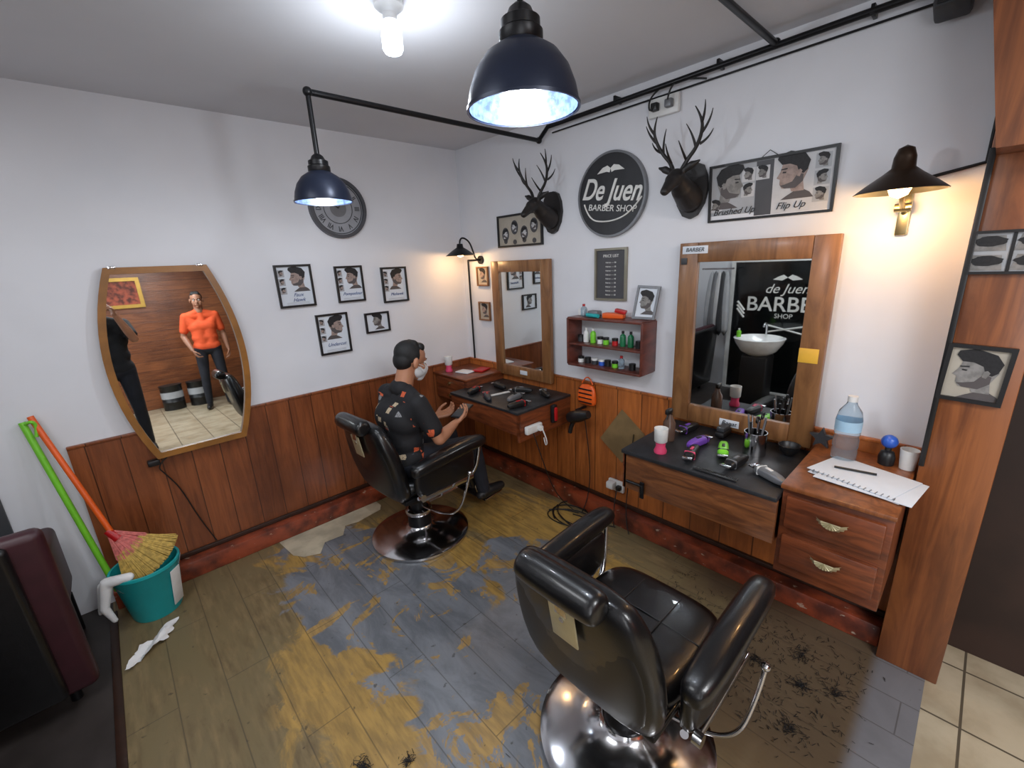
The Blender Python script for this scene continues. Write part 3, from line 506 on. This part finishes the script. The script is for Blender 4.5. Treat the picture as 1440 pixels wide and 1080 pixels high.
# ---------------------------------------------------------------- barber chairs
def chair(x,y,rz=0):
    g=G('barber_chair',(x,y,0),rz)
    lathe(g,'base_disc',[(0,0),(.282,0),(.295,.006),(.293,.018),(.265,.03),(.16,.042),(.09,.055),(.075,.075),(0,.075)],CHR,seg=64)
    lathe(g,'column',[(.07,.06),(.07,.16),(.06,.17),(.05,.175),(.05,.33),(0,.33)],BLKM); lathe(g,'collar',[(.078,.15),(.082,.16),(.078,.175),(.06,.18)],CHR)
    box(g,'subframe',(.02,0,.335),(.34,.36,.035),BLKM,.008); box(g,'seat_pan',(.03,0,.362),(.46,.42,.03),BLKM,.01)
    loft(g,'seat_cushion',[(.37,.04,0,.215,.205),(.385,.04,0,.235,.22),(.43,.04,0,.24,.225),(.455,.04,0,.225,.21),(.463,.04,0,.18,.17)],LEA,e=4.5)
    tube(g,'seat_piping',[(-.17,-.215,.405),(.26,-.215,.405),(.27,0,.405),(.26,.215,.405),(-.17,.215,.405)],.005,LEA)
    for s in (-1,1): tube(g,'seat_seam',[(-.15,s*.07,.462),(.04,s*.07,.466),(.22,s*.07,.460)],.0025,BLK)
    tube(g,'seat_seam',[(.08,-.2,.458),(.08,0,.466),(.08,.2,.458)],.0025,BLK)
    loft(g,'backrest',[(.35,-.175,0,.03,.15),(.365,-.18,0,.045,.2),(.42,-.195,0,.056,.232),(.52,-.215,0,.06,.243),(.62,-.235,0,.06,.24),(.71,-.255,0,.058,.225),(.78,-.27,0,.05,.20),(.815,-.278,0,.036,.175),(.825,-.28,0,.02,.14)],LEA,e=3.2)
    loft(g,'back_shell',[(.37,-.215,0,.02,.17),(.45,-.235,0,.025,.215),(.6,-.265,0,.026,.222),(.7,-.285,0,.024,.205),(.76,-.296,0,.016,.17)],BLK,e=3)
    loft(g,'headrest_roll',[(-.138,-.335,.825,.022,.022),(-.13,-.335,.825,.039,.039),(-.11,-.335,.825,.045,.045),(.1,-.335,.825,.045,.045),(.12,-.335,.825,.039,.039),(.128,-.335,.825,.022,.022)],LEA,'y',e=2)
    box(g,'headrest_plate',(-.325,-.01,.70),(.006,.085,.12),NICK,.003,(0,rad(-9),0)); cyl(g,'plate_screw',(-.325,-.01,.72),(-.334,-.01,.718),.008,CHR); box(g,'headrest_post',(-.333,-.01,.765),(.008,.04,.06),CHR,.002)
    for s in (-1,1):
        loft(g,'arm_pad',[(-.19,s*.285,.565,.018,.02),(-.175,s*.287,.57,.038,.034),(-.08,s*.29,.585,.045,.04),(.1,s*.29,.598,.044,.039),(.25,s*.29,.605,.042,.038),(.305,s*.288,.60,.035,.032),(.318,s*.288,.595,.018,.018)],LEA,'x',e=2.6)
        loft(g,'side_panel',[(-.17,s*.27,.50,.012,.05),(-.155,s*.27,.485,.024,.085),(0,s*.272,.475,.03,.10),(.17,s*.272,.485,.028,.09),(.23,s*.27,.50,.022,.07),(.24,s*.27,.51,.01,.04)],LEA,'x',e=3.6)
        tube(g,'chrome_bracket',[(-.15,s*.265,.40),(-.1,s*.25,.37),(-.04,s*.2,.335),(.12,s*.2,.335),(.2,s*.25,.37),(.25,s*.268,.42),(.27,s*.28,.5),(.28,s*.285,.575)],.011,CHR,smooth=True)
        box(g,'chrome_trim',(.03,s*.296,.40),(.36,.006,.026),CHR,.003); box(g,'chrome_bracket_plate',(.04,s*.215,.352),(.2,.008,.06),CHR,.004,(rad(s*25),0,0)); cyl(g,'pivot_bolt',(-.15,s*.29,.42),(-.15,s*.312,.42),.018,CHR)
        tube(g,'leg_bar',[(.2,s*.12,.345),(.3,s*.12,.33),(.36,s*.12,.22),(.40,s*.12,.105),(.52,s*.12,.095)],.010,CHR,smooth=True)
    box(g,'calf_pad',(.315,0,.27),(.035,.3,.12),LEA,.015,(0,rad(-18),0)); box(g,'footrest',(.47,0,.108),(.15,.34,.022),BLKM,.008,(0,rad(-4),0)); tube(g,'footrest_rim',[(.395,-.175,.108),(.545,-.175,.118),(.55,0,.118),(.545,.175,.118),(.395,.175,.108)],.006,CHR)
    tube(g,'pump_lever',[(0,-.05,.2),(.02,-.2,.2),(.05,-.33,.24),(.1,-.355,.36),(.13,-.36,.46)],.007,CHR,smooth=True); blob(g,'lever_knob',[('e',(.132,-.36,.47),.014)],CHR,.004,1)
    return g
chair(-.97,-.65,rad(3)); chair(-1.11,-2.205,rad(0))
# ---------------------------------------------------------------- people
def frm(fwd,up):
    f=V(fwd).normalized(); l=V(up).cross(f).normalized(); u=f.cross(l); return f,l,u
def hand(parts,wr,d,pn,side,curl=(25,35,25),s=1.0):
    f=V(d).normalized(); n=(V(pn)-f*V(pn).dot(f)).normalized(); sd=f.cross(n)*side
    wr=V(wr)
    for k,o in enumerate((-.027,-.009,.009,.027)): parts.append(('c',wr+sd*o*.55,wr+f*.08*s+sd*o*s,.013*s,.0115*s))
    for k,(o,L) in enumerate(((.030,.9),(.010,1.0),(-.010,.95),(-.029,.75))):
        p=wr+f*.083*s+sd*o*s; a=0; dd=f+sd*o*2
        for j,(c,l,r) in enumerate(zip(curl,(.042,.027,.02),(.0088,.0082,.0074))):
            a+=rad(c); q=p+((dd.normalized())*math.cos(a)+n*math.sin(a))*l*L*s; parts.append(('c',p,q,r*s,(r-.0005)*s)); p=q
    p=wr+f*.02*s+sd*.022*s; q=p+(f*.6+sd*.55+n*.35).normalized()*.045*s; parts.append(('c',p,q,.0135*s,.0105*s)); q2=q+(f*.85+sd*.1+n*.5).normalized()*.032*s; parts.append(('c',q,q2,.010*s,.009*s)); q3=q2+(f*.9+n*.45-sd*.1).normalized()*.022*s; parts.append(('c',q2,q3,.009*s,.0078*s))
def person(name,J,shirt,pants,skin,shoe,mask=False,s=1.0,sleeve=.7,hc=(25,35,25)):
    g=G(name,tuple(J['pelvis'][:2])+(0,),world=True); J={k:(V(v) if hasattr(v,'__len__') else v) for k,v in J.items()}
    S=(J['shL']-J['shR']).normalized(); lp=lambda a,b,t:a+(b-a)*t
    pel,ch,nk=J['pelvis'],J['chest'],J['neck']; F=J['front']
    sh=[('c',pel+S*.07,pel-S*.07,.105*s,.105*s),('c',lp(pel,ch,.45)+S*.065,lp(pel,ch,.45)-S*.065,.1*s,.1*s),('c',ch+S*.075,ch-S*.075,.105*s,.105*s),('c',pel+S*.05,ch+S*.06,.1*s,.1*s),('c',pel-S*.05,ch-S*.06,.1*s,.1*s),
        ('c',J['shL'],J['shR'],.058*s,.058*s),('c',ch+S*.08,J['shL'],.085*s,.056*s),('c',ch-S*.08,J['shR'],.085*s,.056*s),('c',ch,nk,.08*s,.05*s),('c',lp(J['shL'],nk,.1),nk,.05*s,.045*s),('c',lp(J['shR'],nk,.1),nk,.05*s,.045*s)]
    for a in 'LR': sh+= [('c',J['sh'+a],lp(J['sh'+a],J['el'+a],sleeve),.06*s,.056*s)]
    blob(g,'shirt',sh,shirt,.008,5)
    blob(g,'collar',[('c',nk-F*.02+S*.02,nk-F*.02-S*.02,.052*s,.052*s)],shirt,.006,3)
    pt=[('c',pel+S*.08-V((0,0,.03)),pel-S*.08-V((0,0,.03)),.098*s,.098*s)]
    for a in 'LR':
        hp=J['hip'+a]; pt+= [('c',hp,J['kn'+a],.086*s,.06*s),('c',J['kn'+a],lp(J['kn'+a],J['an'+a],.35),.058*s,.056*s),('c',lp(J['kn'+a],J['an'+a],.35),J['an'+a],.056*s,.042*s)]
    blob(g,'trousers',pt,pants,.008,5)
    for a in 'LR':
        an,to=J['an'+a],J['toe'+a]; up=V((0,0,1)); blob(g,'shoe_'+a,[('c',an-up*.03,lp(an,to,.35)-up*.02,.04*s,.038*s),('c',lp(an,to,.3)-up*.02,to,.04*s,.03*s),('c',an-up*.045-(to-an).normalized()*.03,an-up*.04,.03*s,.034*s)],shoe,.005,4)
        sw=J['sh'+a],J['el'+a],J['wr'+a]; P=[('c',lp(sw[0],sw[1],.35),sw[1],.043*s,.036*s),('c',sw[1],lp(sw[1],sw[2],.35),.037*s,.037*s),('c',lp(sw[1],sw[2],.35),sw[2],.037*s,.023*s)]
        hand(P,sw[2]+J['hd'+a].normalized()*.008,J['hd'+a],J['hn'+a],J.get('hs'+a,1),hc,.95*s)
        blob(g,'arm_and_hand_'+a,P,skin,.0035,3)
    hf,hl,hu=frm(J['hf'],J['hup']); c=J['head']; X=Matrix(((hf[0],hl[0],hu[0],c[0]),(hf[1],hl[1],hu[1],c[1]),(hf[2],hl[2],hu[2],c[2]),(0,0,0,1)))@Matrix.Scale(s,4)
    Xi=X.inverted(); nl=Xi@nk
    blob(g,'head',[('e',(-.008,0,.03),(.094,.074,.085)),('e',(.03,0,-.03),(.055,.056,.075)),('c',(.05,0,-.085),(.062,0,-.088),.026,.022),('c',(-.02,0,-.03),tuple(nl),.054,.056),
        ('c',(.088,0,.005),(.106,0,-.03),.007,.013),('e',(.098,.012,-.033),.008),('e',(.098,-.012,-.033),.008),('c',(.076,-.035,.022),(.084,0,.02),.009,.008),('c',(.076,.035,.022),(.084,0,.02),.009,.008),
        ('c',(.082,-.016,-.058),(.085,.016,-.058),.0075,.0075),('c',(.079,-.014,-.068),(.082,.014,-.068),.0075,.0075),
        ('e',(-.005,.079,-.005),(.018,.010,.032)),('e',(-.005,-.079,-.005),(.018,.010,.032)),('c',(.055,.04,-.025),(.055,.03,-.06),.022,.022),('c',(.055,-.04,-.025),(.055,-.03,-.06),.022,.022)],skin,.004,3,X)
    for q in (-1,1):
        blob(g,'eye',[('e',(.077,q*.031,.004),(.009,.013,.008))],EYEW,.003,1,X); blob(g,'iris',[('e',(.0845,q*.031,.004),(.003,.005,.005))],HAIR,.002,0,X); blob(g,'eyebrow',[('c',(.086,q*.018,.025),(.078,q*.046,.027),.004,.003)],HAIR,.002,1,X)
    blob(g,'hair',[('e',(-.024,0,.045),(.086,.076,.078)),('e',(-.048,0,.0),(.060,.068,.066)),('c',(.032,-.03,.088),(.032,.03,.088),.028,.028),('c',(-.01,-.028,.10),(-.01,.028,.10),.026,.026),('e',(-.015,.064,.035),(.038,.014,.042)),('e',(-.015,-.064,.035),(.038,.014,.042))],HAIR,.004,4,X)
    if mask:
        blob(g,'face_mask',[('e',(.045,0,-.045),(.062,.062,.055)),('c',(.07,0,-.01),(.104,0,-.035),.018,.019),('c',(.07,0,-.085),(.09,0,-.05),.03,.028)],MASK,.004,4,X)
        for q in (-1,1):
            for z in (0,-.06): tube(g,'mask_strap',[X@V((.06,q*.062,-.02+z*.6)),X@V((.02,q*.082,-.01+z*.3)),X@V((-.02,q*.082,.0+z*.1))],.0015,MASK)
    return g
seated=dict(front=(1,0,0),pelvis=(-1.03,-.655,.555),chest=(-1.03,-.655,.78),neck=(-.98,-.655,.945),shR=(-.995,-.825,.885),shL=(-.995,-.485,.885),elR=(-.92,-.885,.675),elL=(-.92,-.43,.675),wrR=(-.765,-.82,.705),wrL=(-.765,-.60,.695),
  hdR=(.9,.35,.2),hnR=(-.2,.3,.9),hsR=1,hdL=(.9,-.3,.1),hnL=(-.1,-.3,.9),hsL=-1,hipR=(-1.0,-.74,.535),hipL=(-1.0,-.57,.535),knR=(-.63,-.785,.52),knL=(-.63,-.54,.52),anR=(-.56,-.785,.185),anL=(-.56,-.54,.185),toeR=(-.42,-.79,.155),toeL=(-.42,-.53,.155),
  head=(-.915,-.655,1.085),hf=(1,-.05,-.28),hup=(.25,0,1))
person('seated_customer',seated,SHIRT,JEAN,SKIN,SHOE,True,.95)
g=G('smartphone',(-.675,-.775,.748),rad(20)); box(g,'body',(0,0,0),(.15,.075,.009),BLK,.004,(0,rad(-15),0)); box(g,'screen',(0,0,.006),(.138,.066,.002),DKG,.001,(0,rad(-15),0))
bx_,by_=-1.10,-5.1
stand=dict(front=(0,1,0),pelvis=(bx_,by_,.93),chest=(bx_,by_,1.22),neck=(bx_,by_+.01,1.44),shR=(bx_+.18,by_,1.375),shL=(bx_-.18,by_,1.375),elR=(bx_+.24,by_-.03,1.09),elL=(bx_-.25,by_-.05,1.10),wrR=(bx_+.25,by_+.04,.86),wrL=(bx_-.2,by_+.1,.90),
  hdR=(0,.1,-1),hnR=(-1,0,0),hsR=1,hdL=(.3,.2,-.9),hnL=(1,0,0),hsL=-1,hipR=(bx_+.09,by_,.88),hipL=(bx_-.09,by_,.88),knR=(bx_+.11,by_+.02,.49),knL=(bx_-.12,by_+.02,.49),anR=(bx_+.12,by_-.01,.085),anL=(bx_-.14,by_-.01,.085),toeR=(bx_+.14,by_+.14,.035),toeL=(bx_-.18,by_+.14,.035),
  head=(bx_,by_+.02,1.60),hf=(-.15,1,-.05),hup=(0,0,1))
person('standing_barber',stand,ORS,JEAN,SKIN2,SHOE,False,1.0)
px_,py_=-2.17,-3.36
phot=dict(front=(0,1,0),pelvis=(px_,py_,.93),chest=(px_,py_,1.22),neck=(px_,py_+.01,1.44),shR=(px_+.17,py_,1.375),shL=(px_-.17,py_,1.375),elR=(px_+.22,py_+.18,1.22),elL=(px_-.22,py_+.2,1.22),wrR=(-2.05,-3.05,1.48),wrL=(-2.26,-3.03,1.48),
  hdR=(-.1,.6,.6),hnR=(-.6,.4,0),hsR=1,hdL=(.2,.6,.6),hnL=(.8,-.1,0),hsL=-1,hipR=(px_+.09,py_,.88),hipL=(px_-.09,py_,.88),knR=(px_+.11,py_+.03,.49),knL=(px_-.11,py_+.03,.49),anR=(px_+.12,py_-.01,.085),anL=(px_-.13,py_-.01,.085),toeR=(px_+.14,py_+.14,.035),toeL=(px_-.16,py_+.14,.035),
  head=(px_,py_+.03,1.59),hf=(-.1,1,-.1),hup=(0,0,1))
person('photographer',phot,TEEB,JEAN,SKIN,SHOE,False,1.0)
# ---------------------------------------------------------------- broom, dustpan, bucket
g=G('cleaning_bucket',(-2.24,-.23,0)); pr=[(0,.004),(.095,0),(.10,.01),(.132,.25),(.138,.255),(.138,.268),(.128,.268),(.096,.015),(0,.012)]
lathe(g,'pail',pr,TEAL,seg=40)
box(g,'label',(.092,-.075,.13),(.004,.06,.19),PLA,.001,(0,rad(7),rad(-40))); tube(g,'handle',[(-.137,0,.25),(-.12,-.07,.2),(0,-.135,.17),(.12,-.07,.2),(.137,0,.25)],.003,CHR,smooth=True)
blob(g,'rag',[('c',(-.14,-.06,.27),(-.17,-.08,.16),.025,.018),('c',(-.14,-.06,.27),(-.06,-.1,.28),.025,.02),('c',(-.17,-.08,.16),(-.15,-.09,.09),.018,.012),('c',(-.16,-.02,.24),(-.19,-.03,.12),.02,.012)],TISS,.006,2)
g=G('straw_broom',(-2.3,-.2,.4),world=True)
a,b=V((-2.455,-.035,1.04)),V((-2.315,-.2,.45)); cyl(g,'handle',a,b,.012,ORG,seg=16)
ax=(V((-2.20,-.27,.28))-b).normalized(); sidev=V((.62,.1,.6)); sidev=(sidev-ax*sidev.dot(ax)).normalized(); th=ax.cross(sidev)
def fan(name,t0,t1,w0,w1,mat,thk0,thk1,n,r=.0028):
    bm=bmesh.new()
    for k in range(n):
        q=random.uniform(-1,1); r2=random.uniform(-1,1)*math.sqrt(max(0,1-q*q*.8)); p0=b+ax*(t0+random.uniform(-.01,.01))+sidev*q*w0+th*r2*thk0; p1=b+ax*(t1*(1-.18*q*q)+random.uniform(-.008,.008))+sidev*q*w1+th*r2*thk1
        m,L=mat_to(p0,p1); bmesh.ops.create_cone(bm,cap_ends=True,segments=4,radius1=r,radius2=r*.8,depth=L,matrix=m)
    fin(g,name,bm,mat,False)
fan('head_bound',0,.12,.016,.074,STRP,.012,.024,450); fan('bristles',.09,.245,.06,.135,STRAW,.02,.03,1000); cyl(g,'ferrule',b-ax*.03,b+ax*.03,.016,RED,.022)
g=G('dustpan_broom',(-2.4,-.1,.5),world=True); tube(g,'handle',[(-2.485,-.03,1.02),(-2.36,-.19,.16)],.013,GRN); tube(g,'hook',[(-2.485,-.03,1.0),(-2.46,-.06,1.03),(-2.44,-.05,1.0),(-2.455,-.06,.95)],.007,GRN,smooth=True)
g=G('crumpled_paper',(-2.28,-.5,0)); bm=bmesh.new(); bmesh.ops.create_grid(bm,x_segments=14,y_segments=10,size=1)
for v in bm.verts: v.co=V((v.co.x*.075+random.uniform(-.006,.006)+v.co.y*.03,v.co.y*.06+v.co.x*.05+random.uniform(-.006,.006),.012+.012*math.sin(v.co.x*4)+random.uniform(0,.008)))
fin(g,'sheet',bm,TISS,True,80)
# ---------------------------------------------------------------- salon armchair left
g=G('salon_armchair',(-2.78,-.45,0),world=True)
box(g,'back_panel',(-2.83,-.70,.42),(.60,.05,.68),LEA,.02,(rad(4),0,0),4); box(g,'back_edge',(-2.79,-.655,.42),(.69,.07,.72),MAR,.03,(rad(4),0,0),4)
box(g,'seat',(-2.80,-.34,.38),(.5,.52,.13),LEA,.04,None,4); box(g,'arm_right',(-2.53,-.34,.40),(.07,.5,.30),MAR,.03,None,4); box(g,'arm_left',(-3.08,-.34,.40),(.07,.5,.30),MAR,.03,None,4)
for a in (-3.05,-2.53):
    for b2 in (-.6,-.12): cyl(g,'leg',(a,b2,0),(a,b2,.2),.018,BLKM)
# ---------------------------------------------------------------- opposite side (seen in mirrors)
g=G('lettered_glass_partition',(XL+.04,-1.35,0),rad(90))
poly(g,'glass',[(-.75,.02),(.53,.02),(.53,1.46),(-.75,1.46)],GLASS,0,.01); ring(g,'frame',[(-.8,0),(.57,0),(.57,1.50),(-.8,1.50)],[(-.75,.02),(.53,.02),(.53,1.46),(-.75,1.46)],.01,-.03,PLA)
text(g,'lettering_main','BARBER',(0,-.014,1.0),.22,LET,mirror=True,bold=.002); text(g,'lettering_shop','SHOP',(0,-.014,.88),.07,LET,mirror=True); text(g,'lettering_script','de Juen',(0,-.014,1.17),.14,LET,.35,mirror=True)
for s in (-1,1): poly(g,'moustache',[(0,1.29),(s*.04,1.32),(s*.09,1.30),(s*.14,1.27),(s*.05,1.26)],LET,-.011,.002)
tube(g,'scissor_a',[(-.2,-.014,.78),(.15,-.014,.70)],.01,LET); tube(g,'scissor_b',[(-.2,-.014,.70),(.15,-.014,.78)],.01,LET)
for s in (0,.02,.04): tube(g,'barber_pole',[(.40,-.014,.85+s*2),(.48,-.014,.95+s*2)],.012,LET)
g=G('hair_wash_basin',(-2.85,-1.28,-.15)); lathe(g,'bowl',[(0,.68),(.1,.68),(.17,.73),(.22,.81),(.24,.86),(.22,.865),(.18,.80),(.1,.75),(0,.745)],CERA); box(g,'pedestal',(0,0,.42),(.25,.25,.53),BLK,.02); tube(g,'tap',[(-.2,0,.86),(-.2,0,.98),(-.12,0,1.0),(-.1,0,.96)],.01,CHR,smooth=True)
g=G('shampoo_bottle',(-2.78,-1.10,.715)); bottle(g,'body',0,0,0,.022,.09,GRN,PLA)
g=G('hanging_barber_capes',(-3.16,-.70,1.38))
for k in range(5): loft(g,'cape_%d'%k,[(-.75,.03*(k%2),-.1+.05*k,.05,.045),(-.4,.02,-.1+.05*k,.045,.035),(-.1,0,-.09+.045*k,.03,.03),(0,0,-.08+.04*k,.012,.012)],(PAPG,DKG,PAPL,GRYM,PAPG)[k])
cyl(g,'rail',(0,-.15,.02),(0,.2,.02),.01,CHR)
g=G('gold_framed_picture',(-1.93,YB+.01,1.80),rad(180))
ring(g,'frame',[(-.3,-.22),(.3,-.22),(.3,.22),(-.3,.22)],[(-.25,-.17),(.25,-.17),(.25,.17),(-.25,.17)],0,-.03,M('gilt',rgb(190,150,70),.4,.5)); poly(g,'print',[(-.27,-.19),(.27,-.19),(.27,.19),(-.27,.19)],M('painting_red',rgb(170,80,55),.6,var=.8,scale=14),-.005,.005)
for k in range(2):
    g=G('black_storage_can',(-1.62+.34*k,-5.7,0)); lathe(g,'can',[(0,0),(.14,0),(.14,.12),(.145,.125),(.14,.13),(.14,.36),(.145,.365),(.145,.38),(0,.38)],BLK); lathe(g,'band',[(.1415,.18),(.1415,.28)],PAPG)
# ---------------------------------------------------------------- hair clippings on floor
g=G('hair_clippings',(-.9,-2.3,0),world=True); bm=bmesh.new()
def tuft(x,y,s,n):
    for k in range(n):
        a=random.uniform(0,6.28); r=random.gauss(0,s); p=V((x+r*math.cos(a),y+r*math.sin(a),.002+random.uniform(0,.006))); t=random.uniform(0,6.28); L=random.uniform(.008,.022)
        q=p+V((math.cos(t)*L,math.sin(t)*L,random.uniform(0,.004))); w=V((-math.sin(t),math.cos(t),0))*.0009
        bm.faces.new([bm.verts.new(p-w),bm.verts.new(p+w),bm.verts.new(q+w),bm.verts.new(q-w)])
for c in ((-1.82,-1.66,.018,110),(-1.7,-1.75,.014,50),(-.45,-2.3,.02,90),(-.5,-2.42,.02,80),(-.5,-2.58,.02,90),(-.45,-2.68,.02,60),(-.42,-2.1,.02,60),(-.7,-2.6,.03,80),(-1.5,-2.0,.02,30),(-.35,-2.55,.03,80)): tuft(*c)
for k in range(450): tuft(random.uniform(-.78,-.2),random.uniform(-2.75,-1.95),.03,2)
fin(g,'strands',bm,HAIR,False)
# ---------------------------------------------------------------- lights
def point(name,loc,w,c,r=.03):
    l=D.lights.new(name,'POINT'); l.energy=w; l.color=c; l.shadow_soft_size=r; o=D.objects.new(name,l); COL.objects.link(o); o.location=loc
def area(name,loc,w,c,sx,sy,rot=(0,0,0)):
    l=D.lights.new(name,'AREA'); l.energy=w; l.color=c; l.shape='RECTANGLE'; l.size=sx; l.size_y=sy; o=D.objects.new(name,l); COL.objects.link(o); o.location=loc; o.rotation_euler=rot
COOL=(.87,.93,1); WARM=(1,.6,.27)
point('pendant_light_far',(-1.355,-.878,1.865),8,COOL,.035); point('pendant_light_near',(-1.41,-2.11,1.885),11,COOL,.035)
point('ceiling_bulb_light',(-1.27,-1.40,H-.25),7,COOL,.035)
point('gooseneck_light',(-.17,-.2,1.64),2.6,WARM,.025); point('brass_lamp_light',(-.2,-2.57,1.72),4.0,WARM,.025)
area('rear_added_fill',(-1.6,-4.3,H-.03),58,(.95,.97,1),.6,1.4); area('side_added_fill',(-2.7,-1.6,H-.03),14,(.94,.97,1),.5,1.0)  # two area lights added as soft ambient fill, no fixtures behind them
area('side_wall_added_fill',(-3.25,-4.4,1.4),34,(.93,.96,1),2.0,1.8,(0,rad(-90),0))  # added fill that brightens walls and ceiling; the wall has no window
w=D.worlds.new('world'); bpy.context.scene.world=w; w.use_nodes=True; w.node_tree.nodes['Background'].inputs[0].default_value=(.5,.52,.55,1); w.node_tree.nodes['Background'].inputs[1].default_value=.3
vs=bpy.context.scene.view_settings; vs.view_transform='Standard'; vs.exposure=.05
